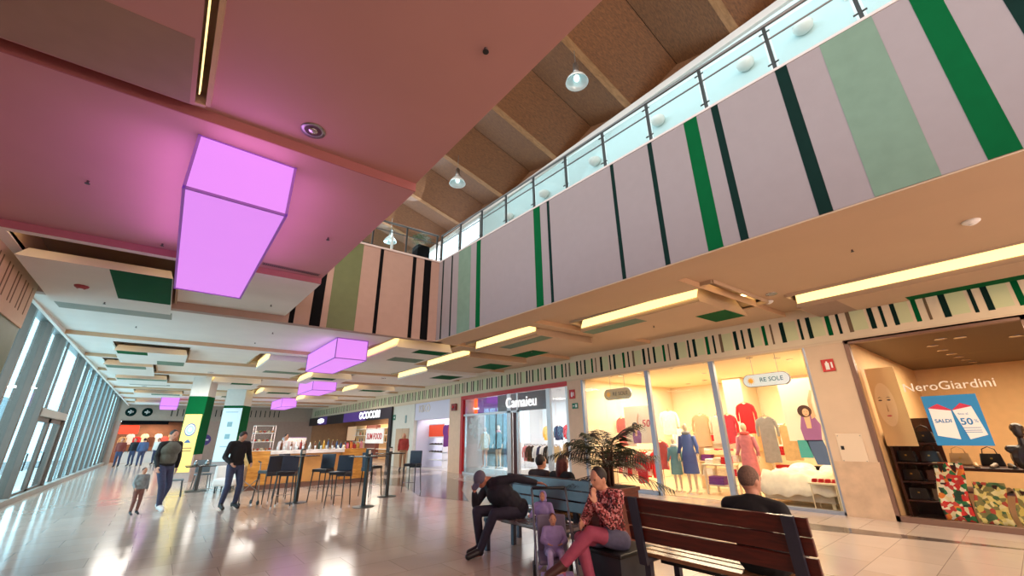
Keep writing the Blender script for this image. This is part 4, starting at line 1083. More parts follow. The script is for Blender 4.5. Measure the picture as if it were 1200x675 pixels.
# linen shop (two round cream signs)
mannequin('mannequin in a long blue dress with a grey scarf, middle bay of the linen shop', (11.45, 6.36, .012), -1.4, 'dress', 'blue', 1.02, 1.02, topc='grey')
mannequin('smaller mannequin in a teal coat left of the blue dressed one', (11.5, 6.82, .012), -1.3, 'dress', 'teal', .95, .80, topc='white')
mannequin('mannequin in a pink dress, right bay of the linen shop, behind the bed corner', (11.6, 4.85, .012), -1.5, 'dress', 'pink', 1.15, 1.0, topc='coral')
garment('white shirt with a red scarf hanging in the middle bay of the linen shop', (12.5, 7.45, 2.25), .2, 'white', .75, .5)
garment('tan long dress hanging in the middle bay of the linen shop', (12.6, 6.45, 2.1), .1, 'tan', .95, .5)
garment('cream blouse hanging just right of the tan dress', (12.6, 5.95, 2.05), .1, 'cream', .8, .42)
garment('red cardigan hanging in the middle bay by the right mullion', (12.4, 5.55, 2.05), -.1, 'red', .8, .4)
garment('red dress hanging high behind the pink dressed mannequin', (12.6, 5.12, 2.35), .1, 'red', .85, .42)
garment('grey dress hanging right of the pink dressed mannequin', (12.3, 4.55, 1.95), .2, 'grey', 1.15, .42)
garment('tan coat hanging behind the bed', (12.7, 4.2, 1.75), .1, 'tan', .9, .45)
garment('pink long robe hanging at the left end of the linen shop', (12.2, 9.05, 2.1), .1, 'pink', .95, .36)
garment('white long robe hanging beside the pink robe', (12.25, 8.72, 2.1), .1, 'white', .95, .36)
rail('chrome clothes rail behind the palm in the linen shop', (11.9, 8.35, .012), 1.7, 0, 1.05)
row('the rail behind the palm', 11.9, 7.6, 9.1, 1.05, ['pink', 'white', 'red', 'cream', 'coral', 'red', 'white', 'red'], .75, .34, 'garments on the rail behind the palm')
garment('coral blouse on the mullion side of the palm', (11.6, 7.3, 1.35), .1, 'coral', .8, .42)
garment('red dress low behind the palm fronds', (11.5, 7.95, 1.0), .1, 'red', .85, .36)
rail('chrome clothes rail along the back wall of the linen shop', (15.2, 6.4, .012), 5.2, 0, 1.75)
row('the back wall rail of the linen shop', 15.2, 4.0, 8.9, 1.75, ['white', 'cream', 'tan', 'white', 'red', 'coral', 'cream', 'white', 'tan', 'pink', 'white', 'red', 'cream', 'white'], .8, .4, 'garments on the back wall rail')
S(B(14.8, 16.0, 6.0, 6.6, 0, 3.3).build('wall_shop_pillar', M('shop_pillar', (206, 190, 160), .7)))


def shelfunit(label, loc, rz, w, h, d, n, mt):
    t = thing('shelf_unit', label, 'shelf', loc, rz)
    for k in range(n): B(0, d, -w / 2, w / 2, h * (k + 1) / n - .03, h * (k + 1) / n).build('shelf', mt, t)
    for y in (-w / 2, w / 2 - .04): B(0, d, y, y + .04, 0, h).build('side_panel', mt, t)
    return t


def box_on(label, loc, sz, mt, nm='folded_linen', cat='linen', group=None):
    t = thing(nm, label, cat, loc, rs.uniform(-.08, .08), group)
    k = 3
    for i in range(k):
        B(-sz[0] / 2 + .004 * i, sz[0] / 2, -sz[1] / 2, sz[1] / 2 - .006 * i, sz[2] * i / k + .002, sz[2] * (i + 1) / k - .002).build('fold', mt, t, bevel=.008)
    return t


SHW = M('shelf_cream', (232, 212, 174), .6)
shelfunit('cream shelf unit of folded linen behind the blue dressed mannequin', (12.6, 6.1, .012), 0, 1.3, 1.5, .42, 4, SHW)
for r_ in range(4):
    for k in range(3):
        c = ['white', 'cream', 'red', 'purple', 'tan', 'white', 'red', 'cream', 'cream', 'white', 'tan', 'red'][r_ * 3 + k]
        box_on('%s folded linen, %s from the left on the %s shelf behind the blue dressed mannequin' % (c, ordn[k], ['bottom', 'second', 'third', 'top'][r_]), (12.8, 6.52 - k * .40, .012 + 1.5 * (r_ + 1) / 4), (.32, .30, .17), FAB[c], group='linen on the cream shelf unit')
shelfunit('cream shelf unit of red boxes beyond the bed', (13.0, 4.1, .012), 0, 1.5, 1.4, .42, 3, SHW)
for r_ in range(3):
    for k in range(4):
        c = ['red', 'coral', 'black', 'red', 'red', 'cream', 'red', 'coral', 'cream', 'red', 'red', 'white'][r_ * 4 + k]
        box_on('%s gift set, %s from the left on the %s shelf beyond the bed' % (c, ordn[k], ['lower', 'middle', 'top'][r_]), (13.2, 4.68 - k * .37, .012 + 1.4 * (r_ + 1) / 3), (.3, .28, .22), FAB[c], 'gift_set', 'gift box', 'gift sets on the shelf beyond the bed')
t = thing('display_table', 'cream display table under the hanging tan dress', 'table', (11.9, 5.75, .012), 0)
B(-.35, .35, -.35, .35, .70, .74).build('tabletop', SHW, t, bevel=.006); B(-.3, .3, -.3, .3, .2, .23).build('lower_shelf', SHW, t)
for sx in (-.3, .3):
    for sy in (-.3, .3): B(sx - .025, sx + .025, sy - .025, sy + .025, 0, .70).build('leg', SHW, t)
for k in range(3): box_on('%s blanket, %s on the cream display table' % (['white', 'cream', 'red'][k], ordn[k]), (11.85, 5.98 - k * .22, .752), (.3, .2, .12 + .03 * k), FAB[['white', 'cream', 'red'][k]], 'blanket', 'blanket', 'blankets on the display table')
box_on('purple printed box under the cream display table', (11.85, 5.85, .242), (.35, .4, .2), FAB['purple'], 'gift_set', 'gift box')
# bed
t = thing('display_bed', 'display bed with pale headboard in the right window of the linen shop', 'bed', (11.95, 3.78, .012), 0)
B(-.85, .85, -.68, .68, .10, .34).build('bed_base', M('bed_base', (206, 190, 164), .7), t, bevel=.02); B(-.85, .85, -.68, .68, .34, .54).build('mattress', FAB['white'], t, bevel=.05)
for sx in (-.8, .8):
    for sy in (-.62, .62): B(sx - .03, sx + .03, sy - .03, sy + .03, 0, .1).build('leg', SHW, t)
m = MB(); n = 22
def dz(u, v):
    z = .60 + .035 * math.sin(u * 9 + v * 3) + .03 * math.sin(v * 13 + u * 4) + .02 * math.sin(u * 23)
    e = max(0, abs(v) - .82) / .18; f = max(0, -u - .80) / .20
    return z - .40 * max(e, f) ** 1.3
vs = []; fs = []
for i in range(n + 1):
    for j in range(n + 1):
        u = -1 + 1.55 * i / n; v = -1 + 2 * j / n
        vs.append((u * .98, v * .77, dz(u, v)))
for i in range(n):
    for j in range(n):
        a = i * (n + 1) + j; fs.append((a, a + 1, a + n + 2, a + n + 1))
dv = thing('duvet', 'rumpled cream and white duvet draped over the display bed', 'duvet', (11.95, 3.78, .02), 0)
o = MB().add(vs, fs).build('quilt', M('quilt_cream', (236, 222, 196), .85, var=.08, scale=9, bump=.3), dv, True); s_ = o.modifiers.new('s', 'SOLIDIFY'); s_.thickness = .03
o = MB().add([(x * .55 + .2, y * .9, z + .05 + .04 * math.sin(y * 9)) for x, y, z in vs], fs).build('top_fold', FAB['white'], dv, True); s_ = o.modifiers.new('s', 'SOLIDIFY'); s_.thickness = .05
for k in range(2):
    p = thing('pillow', 'white pillow at the head of the display bed, %s one' % ('left' if k == 0 else 'right'), 'pillow', (12.55, 4.04 - k * .66, .66), 0, 'pillows on the display bed')
    MB().ball((0, 0, 0), (.2, .3, .11), 16, 10, Matrix.Rotation(-.7, 3, 'Y')).build('cushion', FAB['white'], p, True)
t = thing('bedside_table', 'small cream table with red boxes in front of the bed in the right window', 'table', (11.05, 3.2, .012), 0)
B(-.2, .2, -.25, .25, .48, .51).build('tabletop', SHW, t)
for sx in (-.17, .17):
    for sy in (-.22, .22): MB().tube([(sx, sy, 0), (sx, sy, .48)], .012).build('leg', SHW, t)
for k in range(4): box_on('small red box, %s from the left on the table by the bed' % ordn[k], (11.05, 3.38 - k * .12, .523), (.12, .09, .07), FAB['red'], 'small_box', 'box', 'red boxes on the table by the bed')
# posters of the linen shop: a woman with a raised arm and the figure 50
PAPER = M('poster_paper', (236, 226, 206), .7); PSK = M('poster_skin', (222, 176, 142), .7); PHR = M('poster_hair', (78, 48, 40), .7); PPUR = M('poster_purple', (150, 96, 150), .7); PRED = M('poster_red', (206, 70, 76), .7); PJ = M('poster_jeans', (74, 96, 136), .7); PTEAL = M('poster_teal', (70, 160, 160), .7)
def woman_poster(label, loc, w, h, full):
    t = thing('sale_poster', label, 'poster', loc, 0)
    B(0, .02, -w / 2, w / 2, 0, h).build('sheet', PAPER, t)
    e = -.006
    def fl(poly, mt, nm, d=e): MB().prism([(a, b) for a, b in poly], 0, .003, Matrix.Translation((d, 0, 0)) @ FACE_NX).build(nm, mt, t)
    cx = -w * .12; k = h / 1.55
    circ = lambda x, y, rx, ry, n=18: [(x + rx * math.cos(2 * PI * i / n), y + ry * math.sin(2 * PI * i / n)) for i in range(n)]
    fl([(cx - .17 * k, 0), (cx + .2 * k, 0), (cx + .26 * k, .38 * k), (cx + .14 * k, .62 * k), (cx - .12 * k, .62 * k), (cx - .2 * k, .3 * k)], PPUR, 'printed_blouse')
    fl([(cx - .05 * k, .3 * k), (cx + .05 * k, .3 * k), (cx + .07 * k, .62 * k), (cx - .07 * k, .62 * k)], PSK, 'printed_neck', e - .002)
    fl([(cx + .10 * k, .52 * k), (cx + .20 * k, .58 * k), (cx + .17 * k, .95 * k), (cx + .24 * k, 1.22 * k), (cx + .20 * k, 1.24 * k), (cx + .10 * k, .97 * k)], PSK, 'printed_arm', e - .003)
    fl(circ(cx - .02 * k, .72 * k, .16 * k, .15 * k), PHR, 'printed_hair', e - .004); fl(circ(cx, .69 * k, .075 * k, .095 * k), PSK, 'printed_face', e - .006)
    for sx in (-.028, .028): fl(circ(cx + sx * k, .71 * k, .012 * k, .006 * k, 8), PHR, 'printed_eye', e - .008)
    fl(circ(cx, .64 * k, .022 * k, .007 * k, 8), PRED, 'printed_lips', e - .008)
    if full:
        fl([(cx - .02, -.55 * k), (cx + .34 * k, -.55 * k), (cx + .22 * k, .02), (cx - .14 * k, .02)], PJ, 'printed_jeans')
        fl([(cx - .34 * k, -.4 * k), (cx - .06 * k, -.4 * k), (cx - .1 * k, .02), (cx - .34 * k, .02)], PTEAL, 'printed_skirt')
    text('figure_50', '50', .42 * k, (e - .004, -w * .26, .80 * k), FACE_NX, PRED, t, .002, shear=.15)
woman_poster('sale poster with a woman and a red 50, left window of the linen shop', (12.0, 8.25, 1.25), 1.05, 1.15, False)
woman_poster('tall sale poster of a woman with raised arm and a red 50, above the bed', (12.35, 3.45, 1.32), 1.3, 1.5, True)


def pill_sign(label, loc, w, h, mt, lit):
    t = thing('hanging_sign', label, 'sign', loc, 0)
    n = 24; poly = []
    for i in range(n):
        a = 2 * PI * i / n; cx = math.copysign((w - h) / 2, math.cos(a)); poly.append((cx + h / 2 * math.cos(a), h / 2 * math.sin(a)))
    MB().prism(poly, -.03, .03, FACE_NX).build('rim', STEEL, t, bevel=.005)
    k = .92; MB().prism([(a * .97, b * k) for a, b in poly], .03, .036, FACE_NX).build('face_panel', mt, t)
    text('lettering', 'RE SOLE', h * .46, (-.042, -.12 * w / 1.0, 0), FACE_NX, M('teal_letters' if lit else 'bronze_letters', (20, 110, 130) if lit else (96, 80, 60), .5), t, .002)
    m = MB(); c = (-w * .32, 0)
    for i in range(12):
        a = 2 * PI * i / 12; r1 = h * .34; m.prism([(c[0] + h * .15 * math.cos(a - .22), h * .15 * math.sin(a - .22)), (c[0] + r1 * math.cos(a), r1 * math.sin(a)), (c[0] + h * .15 * math.cos(a + .22), h * .15 * math.sin(a + .22))], .037, .040, FACE_NX)
    m.prism([(c[0] + h * .16 * math.cos(2 * PI * i / 14), h * .16 * math.sin(2 * PI * i / 14)) for i in range(14)], .037, .041, FACE_NX)
    m.build('sun_emblem', M('sun_orange', (240, 170, 50), .5, emit=.3), t)
    for y in (-w * .28, w * .25): MB().tube([(0, y, h / 2 - .02), (0, y, 3.28 - loc[2])], .006, 6).build('suspension_rod', STEEL, t)
pill_sign('lit white oval hanging sign with an orange sun, right window of the linen shop', (10.78, 3.78, 2.70), 1.02, .30, M('sign_lit', (225, 232, 228), .5, emit=.35), True)
pill_sign('unlit beige oval hanging sign with a sun, left window of the linen shop', (10.78, 8.05, 2.72), 1.02, .34, M('sign_beige_glow', (176, 150, 106), .6, emit=.45), False)  # faint emission put into the unlit face to brighten it


def spot(label, x, y, z, r=.06, group=None, up=.0):
    t = thing('downlight', label, 'downlight', (x, y, z), 0, group)
    MB().lathe([(r * .85, .0), (r * 1.15, -.004), (r * 1.15, .01), (r * .85, .01)], (0, 0, -.006), 20).build('rim', CHROME, t, True)
    MB().lathe([(.001, -.003), (r * .84, -.003), (r * .84, .004), (.001, .004)], (0, 0, 0), 20).build('lens', LEDSPOT, t)
for k, (x, y) in enumerate(((10.95, 8.43), (11.0, 8.04), (10.95, 7.3), (10.95, 6.25), (10.95, 5.2), (11.05, 4.15), (12.2, 3.63), (11.7, 3.75), (11.9, 7.71), (12.8, 6.2), (15.1, 8.0), (14.6, 7.1))):
    spot('round downlight, %s in the linen shop ceiling counted from the left and front' % ordn[k], x, y, 3.295, .07, 'downlights of the linen shop')
for k, (x, y) in enumerate(((12.94, 1.04), (13.9, .98), (14.8, .92), (15.6, .86), (16.4, .80), (17.2, .72), (17.8, .66), (12.07, .82), (12.2, .55), (13.0, -.17))):
    spot('round downlight, %s in the brown ceiling of the bag shop' % ordn[k], x, y, 3.295, .085, 'downlights of the bag shop')

# bag and shoe shop
t = thing('shop_lettering', 'pale shop name letters on the glass of the bag shop', 'lettering', (WX - .0, .86, 2.27), 0)
text('letters', 'NeroGiardini', .205, (-.01, 0, 0), FACE_NX, M('letters_pale', (226, 214, 196), .4, emit=.12), t, .006, sx=1.05)
t = thing('sale_poster', 'blue sale poster with two white tags on the glass of the bag shop', 'poster', (WX - .004, .90, 1.28), 0)
PB = M('poster_blue', (40, 132, 190), .6)
B(-.008, 0, -.34, .34, 0, .83).build('sheet', PB, t)
def flat(poly, mt, nm, d, par): MB().prism(poly, 0, .002, Matrix.Translation((d, 0, 0)) @ FACE_NX).build(nm, mt, par)
WT = M('tag_white', (236, 234, 230), .6); RT = M('tag_red', (196, 50, 76), .6)
flat([(-.29, .62), (-.02, .58), (-.02, .10), (-.29, .16)], WT, 'white_tag', -.010, t); flat([(.0, .58), (.24, .63), (.31, .17), (.09, .10)], WT, 'white_tag', -.010, t)
flat([(-.30, .62), (-.16, .69), (-.01, .58), (-.02, .57)], RT, 'red_tag_top', -.012, t); flat([(-.01, .57), (.12, .69), (.245, .63), (.0, .575)], RT, 'red_tag_top', -.012, t)
BT = M('letters_blue', (40, 120, 176), .6)
text('lettering', 'SALDI', .082, (-.013, .158, .40), FACE_NX, BT, t, .001, bold=.002); text('lettering', '50', .15, (-.013, -.12, .38), FACE_NX, BT, t, .001, bold=.003)
text('lettering', '%', .07, (-.013, -.235, .39), FACE_NX, BT, t, .001); text('lettering', 'fino al', .05, (-.013, -.11, .51), FACE_NX, BT, t, .001)
for z in (.28, .24, .21): flat([(.05, z), (.26, z), (.26, z + .008), (.05, z + .008)], BT, 'small_print', -.012, t)
t = thing('face_poster', "tall poster of a woman's face at the left edge of the bag shop window", 'poster', (11.15, 1.86, 1.25), .0)
B(0, .02, -.30, .16, 0, 1.5).build('sheet', M('poster_ochre', (230, 190, 134), .7), t)
flat([(.02 + .15 * math.cos(a) * 1.0, .78 + .42 * math.sin(a)) for a in [2 * PI * i / 24 for i in range(24)]], M('poster_face', (244, 210, 160), .7), 'printed_face', -.006, t)
for sx in (-.05, .08): flat([(sx + .03 * math.cos(a), .86 + .014 * math.sin(a)) for a in [2 * PI * i / 12 for i in range(12)]], PHR, 'printed_eye', -.009, t); flat([(sx - .04, .90), (sx, .925), (sx + .04, .90), (sx, .912)], PHR, 'printed_brow', -.009, t)
flat([(.012, .64), (.035, .64), (.024, .80)], M('poster_shade', (190, 146, 96), .7), 'printed_nose', -.009, t); flat([(.02 + .04 * math.cos(a), .56 + .014 * math.sin(a)) for a in [2 * PI * i / 12 for i in range(12)]], PRED, 'printed_lips', -.009, t)
DW = wood_mat('dark_wood', (44, 20, 14), (74, 36, 24), .3, 4, (1, 6, 1))
t = thing('display_stand', 'stepped dark wood stand of handbags at the left of the bag shop window', 'shelf', (11.5, 1.66, .012), 0)
for k, (z, d) in enumerate(((.30, .62), (.62, .56), (.95, .50), (1.30, .42))): B(-.3, -.3 + d, -.34, .30, z - .03, z).build('shelf', DW, t, bevel=.004)
B(.28, .34, -.34, .30, 0, 1.75).build('back_panel', DW, t); B(-.3, .3, .30, .34, 0, 1.5).build('side_panel', DW, t)
LEA = {'black': M('leather_black', (26, 20, 22), .3), 'brown': M('leather_brown', (70, 36, 24), .35), 'tan': M('leather_tan', (176, 140, 96), .4), 'taupe': M('leather_taupe', (130, 110, 92), .4)}
def bag(label, loc, rz, c, k=1.0, group='handbags on the stepped stand'):
    t = thing('handbag', label, 'handbag', loc, rz, group); t.scale = (k,) * 3
    MB().prism([(-.15, 0), (.15, 0), (.125, .19), (-.125, .19)], -.055, .055, FACE_NX).build('bag_body', LEA[c], t, bevel=.018)
    MB().prism([(-.128, .10), (.128, .10), (.122, .2), (-.122, .2)], .055, .064, FACE_NX).build('flap', LEA[c], t)
    MB().tube([(0, -.09, .18), (0, -.075, .27), (0, 0, .31), (0, .075, .27), (0, .09, .18)], .008, 8).build('handle', LEA[c], t, True)
    B(-.07, -.062, -.015, .015, .11, .135).build('clasp', M('brass', (190, 150, 80), .3, .9), t)
for r_, (z, cs) in enumerate(((.312, ('black', 'taupe')), (.632, ('black', 'brown')), (.962, ('black', 'black')), (1.312, ('black', 'black')))):
    for k, c in enumerate(cs): bag('%s leather handbag, %s on the %s step of the stand' % (c, 'left' if k == 0 else 'right', ['lowest', 'second', 'third', 'top'][r_]), (11.36, 1.80 - k * .33, z), rs.uniform(-.3, .3), c, 1.0)
FLO = spots_mat('floral_scarf', [(206, 40, 34), (228, 210, 160), (40, 110, 60), (190, 60, 50), (232, 220, 190), (220, 120, 40), (30, 60, 40)], 16)
FLO2 = spots_mat('floral_scarf_ochre', [(196, 170, 80), (60, 90, 50), (220, 200, 140), (120, 110, 60), (170, 60, 40), (214, 190, 110)], 16)
for k, (y, mt, h, lab) in enumerate(((1.30, FLO, .92, 'red flowered scarf draped over a stand in the bag shop window'), (.88, FLO2, .62, 'ochre flowered scarf draped lower beside the red one'), (.42, FLO2, .55, 'second ochre flowered scarf, rightmost in the bag shop window'))):
    t = thing('flowered_scarf', lab, 'scarf', (11.25, y, .012), 0)
    m = MB(); vs = []; fs = []; n = 10
    for i in range(n + 1):
        for j in range(n + 1):
            u = i / n; v = j / n; vs.append((-.22 * (1 - u) ** 1.5 - .02 * math.sin(v * 14), -.19 + .38 * v + .03 * math.sin(u * 5), .04 + u * h))
    for i in range(n):
        for j in range(n): a = i * (n + 1) + j; fs.append((a, a + 1, a + n + 2, a + n + 1))
    o = m.add(vs, fs).build('cloth', mt, t, True); o.modifiers.new('s', 'SOLIDIFY').thickness = .008
    B(.0, .04, -.16, .16, 0, h).build('stand', DW, t)
t = thing('display_table', 'long dark wood display table for shoes in the bag shop', 'table', (12.2, .3, .012), 0)
B(-.5, .5, -1.4, 1.25, .80, .86).build('tabletop', DW, t, bevel=.01); B(-.45, .45, -1.35, 1.2, .42, .45).build('lower_shelf', M('shelf_violet', (110, 84, 90), .4), t)
for sx in (-.45, .43):
    for sy in (-1.35, 0, 1.18): B(sx, sx + .04, sy, sy + .04, 0, .8).build('leg', DW, t)
def shoe_(label, loc, rz, c, group):
    t = thing('shoe', label, 'shoe', loc, rz, group)
    m = MB(); chain(m, [((.09, 0, .05), .036), ((0, 0, .04), .032), ((-.10, 0, .025), .03)]); bake(m.build('upper', LEA[c], t), .008)
    B(-.13, .12, -.035, .035, 0, .012).build('sole', BLACK, t); B(.07, .12, -.03, .03, .0, .035).build('heel', BLACK, t)
for k in range(9): c = ['black', 'brown', 'tan', 'taupe'][k % 4]; shoe_('%s shoe, %s from the left on the dark display table' % (c, ordn[k]), (11.85, 1.4 - k * .22, .873), rs.uniform(-.3, .3), c, 'shoes on the display table')
for k in range(6): c = ['taupe', 'black', 'tan', 'brown'][k % 4]; shoe_('%s shoe, %s from the left on the lower shelf of the dark table' % (c, ordn[k]), (11.9, 1.3 - k * .30, .463), rs.uniform(-.3, .3), c, 'shoes on the lower shelf')
for k in range(5): bag('%s handbag, %s from the left at the back of the dark display table' % (['tan', 'black', 'brown', 'taupe', 'black'][k], ordn[k]), (12.5, 1.2 - k * .42, .873), .1, ['tan', 'black', 'brown', 'taupe', 'black'][k], 1.1, 'handbags on the display table')
t = thing('mannequin_bust', 'dark mannequin bust at the right edge of the bag shop window', 'mannequin', (11.3, .28, .012), 0)
m = MB(); m.ball((0, 0, 1.06), (.13, .2, .22)); chain(m, [((0, -.17, 1.2), .06), ((0, .17, 1.2), .06)]); chain(m, [((0, 0, 1.2), .06), ((0, 0, 1.36), .045)]); m.ball((-.01, 0, 1.48), (.085, .07, .11)); m.ball((.02, 0, 1.53), (.105, .09, .09))
bake(m.build('torso', M('bust_dark', (48, 36, 34), .25), t), .012); MB().tube([(0, 0, .02), (0, 0, .9)], .02).lathe([(.18, 0), (.18, .02), (.02, .03)], (0, 0, 0), 20).build('pole', CHROME, t)

# red framed shop
t = thing('sign_panel', 'dark grey glass panel behind the glowing letters of the red framed shop', 'panel', (WX + .03, 12.55, 2.44), 0); B(0, .03, -1.5, 1.5, 0, .68).build('panel', M('panel_grey', (128, 122, 124), .5), t)
t = thing('shop_lettering', 'large glowing white shop name letters above the open door of the red framed shop', 'lettering', (WX + .0, 12.5, 2.76), 0)
text('letters', 'Camaieu', .56, (-.03, 0, 0), FACE_NX, M('letters_glow', (240, 240, 240), .5, emit=.9), t, .02, sx=.95, bold=.003)
t = thing('light_panel', 'violet back panel with an orange lit edge, upper left of the red framed shop', 'panel', (11.3, 15.6, 2.55), 0)
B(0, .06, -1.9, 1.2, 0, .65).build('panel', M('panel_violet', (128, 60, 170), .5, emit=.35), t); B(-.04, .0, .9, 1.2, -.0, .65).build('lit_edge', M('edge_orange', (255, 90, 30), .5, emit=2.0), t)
t = thing('shop_lettering', 'small pale letters at the orange edge left of the violet panel', 'lettering', (11.1, 16.35, 2.75), 0); text('letters', 'Camaieu', .14, (0, 0, 0), FACE_NX, WLET, t, .004)
t = thing('snowflake_sticker', 'large grey snowflake sticker inside the left window of the red framed shop', 'sticker', (WX + .06, 15.75, 1.95), 0)
m = MB()
for i in range(8):
    a = 2 * PI * i / 8; m.prism([(.06 * math.cos(a + .5), .06 * math.sin(a + .5)), (.34 * math.cos(a + .33), .34 * math.sin(a + .33)), (.50 * math.cos(a + .12), .50 * math.sin(a + .12)), (.50 * math.cos(a - .12), .50 * math.sin(a - .12)), (.34 * math.cos(a - .33), .34 * math.sin(a - .33)), (.06 * math.cos(a - .5), .06 * math.sin(a - .5))], 0, .002, FACE_NX)
m.build('flake', M('sticker_grey_glow', (190, 192, 194), .6, emit=.35), t)  # emission lightens the sticker, which is no lamp
mannequin('mannequin in a pale dress, left of the two in the red framed shop window', (11.2, 15.75, .25), -1.2, 'dress', 'cream', .75, .95, M('mannequin_pink', (226, 180, 160), .4), topc='white')
mannequin('mannequin in a dark jacket, right of two in the red framed shop window', (11.2, 14.75, .25), -1.3, 'dress', 'black', .72, .98, topc='pink')
S(B(WX + .2, 12.0, 13.5, 16.7, 0, .25).build('floor_platform', WHITEP))
rail('chrome clothes rail in the doorway of the red framed shop', (12.6, 13.6, .012), 2.2, 0, 1.15)
row('the doorway rail of the red framed shop', 12.6, 12.6, 14.6, 1.15, ['pink', 'black', 'black', 'white', 'navy', 'white', 'black', 'grey', 'tan'], .7, .4, 'garments on the doorway rail')
garment('yellow sweater on the back wall of the red framed shop', (13.6, 14.2, 1.95), .05, 'yellow', .62, .52)
garment('navy jacket on the back wall right of the yellow sweater', (13.6, 13.5, 1.95), .05, 'navy', .62, .5)
garment('red blouse on the back wall right of the navy jacket', (13.6, 12.95, 1.98), .05, 'red', .6, .42)
garment('pink blouse hanging high near the right window of the red framed shop', (13.2, 11.6, 2.3), .1, 'pink', .6, .42)
garment('teal jacket behind the right window of the red framed shop', (12.3, 11.45, 1.85), .1, 'teal', .65, .5)
rail('chrome clothes rail behind the right window of the red framed shop', (12.3, 11.2, .012), 1.6, 0, 1.3)
row('the right window rail of the red framed shop', 12.3, 10.5, 11.9, 1.28, ['tan', 'brown', 'grey', 'coral', 'black', 'tan'], .6, .38, 'garments on the right window rail')
for k, (x, y) in enumerate(((11.6, 15.6), (12.4, 14.4), (11.5, 12.9), (12.4, 12.2), (11.5, 10.9), (12.6, 11.0))): spot('round downlight, %s in the ceiling of the red framed shop' % ordn[k], x, y, 3.295, .08, 'downlights of the red framed shop')

# lilac fronted shop with the orange board
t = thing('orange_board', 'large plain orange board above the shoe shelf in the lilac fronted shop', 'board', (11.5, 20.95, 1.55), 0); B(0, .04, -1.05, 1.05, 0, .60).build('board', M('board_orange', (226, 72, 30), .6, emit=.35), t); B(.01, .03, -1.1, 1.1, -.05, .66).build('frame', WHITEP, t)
t = shelfunit('white shelf of dark shoes under the orange board', (11.5, 20.95, .012), 0, 2.0, 1.5, .4, 4, WHITEP)
for r_ in range(3):
    for k in range(6): shoe_('dark shoe, %s from the left on the %s shelf under the orange board' % (ordn[k], ['second', 'third', 'top'][r_]), (11.65, 21.75 - k * .31, .012 + 1.5 * (r_ + 2) / 4), 0, ['black', 'brown'][k % 2], 'shoes under the orange board')
garment('purple dress hanging right of the orange board', (11.5, 19.6, 2.15), .1, 'purple', 1.1, .55)
garment('coral robe hanging beside the purple dress', (11.45, 19.15, 2.1), .1, 'coral', 1.4, .3)
t = thing('shop_lettering', 'pale shop name letters on the lilac front of the orange board shop', 'lettering', (WX, 20.5, 2.95), 0); text('letters', 'KIKO', .55, (0, 0, 0), FACE_NX, M('letters_greige', (222, 214, 206), .5), t, .01)
garment('red garment in the left niche of the lilac fronted shop', (11.2, 22.3, 1.7), .1, 'red', .9, .3) if False else None

# far end shop
t = thing('shop_sign', 'glowing red-orange sign at the left of the far end shop', 'shop sign', (-2.0, FW - .1, 2.35), 0); B(-.55, .55, -.05, .05, -.3, .3).build('panel', M('sign_glow_red', (235, 60, 30), .5, emit=1.4), t, bevel=.05)
for k in range(2):
    t = thing('round_sign', 'round dark green sign with a pale symbol, %s of two on the far wall' % ('left' if k == 0 else 'right'), 'sign', (-2.2 + k * .95, FW - .02, 3.62), 0, 'round green signs on the far wall')
    MB().lathe([(.001, -.02), (.32, -.02), (.32, .0), (.001, .0)], (0, 0, 0), 24, Matrix.Rotation(PI / 2, 4, 'X')).build('disc', DGREEN, t); m = MB(); m.box(-.16, .16, -.03, -.022, -.05, .05); m.prism([(-.05, -.16), (.16, 0), (-.05, .16)], .022, .03, FACE_NY); m.build('arrow_symbol', WHITEP, t)
for k in range(8):
    x = -2.3 + k * .42; c = ['tan', 'white', 'red', 'cream', 'brown', 'white', 'coral', 'tan'][k]
    garment('%s garment, %s from the left in the far end shop' % (c, ordn[k]), (x, 44.6, 1.9 + .2 * (k % 2)), PI / 2, c, .8, .4, True, 'garments in the far end shop')
t = thing('far_counter', 'low white counter across the entrance of the far end shop', 'counter', (-1.0, FW + .8, 0), 0); B(-1.2, 1.0, -.3, .3, 0, .8).build('front', WHITEP, t); B(-1.25, 1.05, -.34, .34, .8, .85).build('counter_top', DSTEEL, t)
t = thing('round_sign', 'round violet logo disc on the far wall between the two columns', 'sign', (2.75, FW - .02, 1.55), 0); MB().lathe([(.001, -.02), (.42, -.02), (.42, .0), (.001, .0)], (0, 0, 0), 24, Matrix.Rotation(PI / 2, 4, 'X')).build('disc', M('disc_violet', (78, 58, 130), .5), t); B(-.25, .25, -.03, -.022, -.05, .06).build('logo_bar', WHITEP, t)

# ------------------------------------------------------------------ columns with banners
def column(cx, cy, rz, w, d, zg0, zg1, lab):
    t = thing('column', lab, 'column', (cx, cy, 0), rz); t['kind'] = 'structure'
    B(-w / 2, w / 2, -d / 2, d / 2, 0, 4.2).build('shaft', M('column_white', (206, 202, 196), .5, var=.03), t)
    B(-w / 2 - .004, w / 2 + .004, -d / 2 - .004, d / 2 + .004, zg0, zg1).build('green_band', GREEN, t)
    B(-w / 2 - .006, w / 2 + .006, -d / 2 - .006, d / 2 + .006, 0, zg0).build('plinth_tiles', M('plinth_grey', (176, 160, 156), .2, var=.05), t)
column(1.01, 22.29, -.436, .67, .72, 1.0, 3.28, 'green and white column with a yellow banner')
column(2.87, 27.17, -.52, .95, .9, 1.0, 3.25, 'green and white column with a pale banner')
def banner(name, label, cx, cy, rz, off, w, z0, z1, mt, parts):
    t = thing(name, label, 'banner', (cx, cy, 0), rz)
    B(-w / 2, w / 2, -off - .02, -off, z0, z1).build('sheet', mt, t); parts(t, -off - .022)
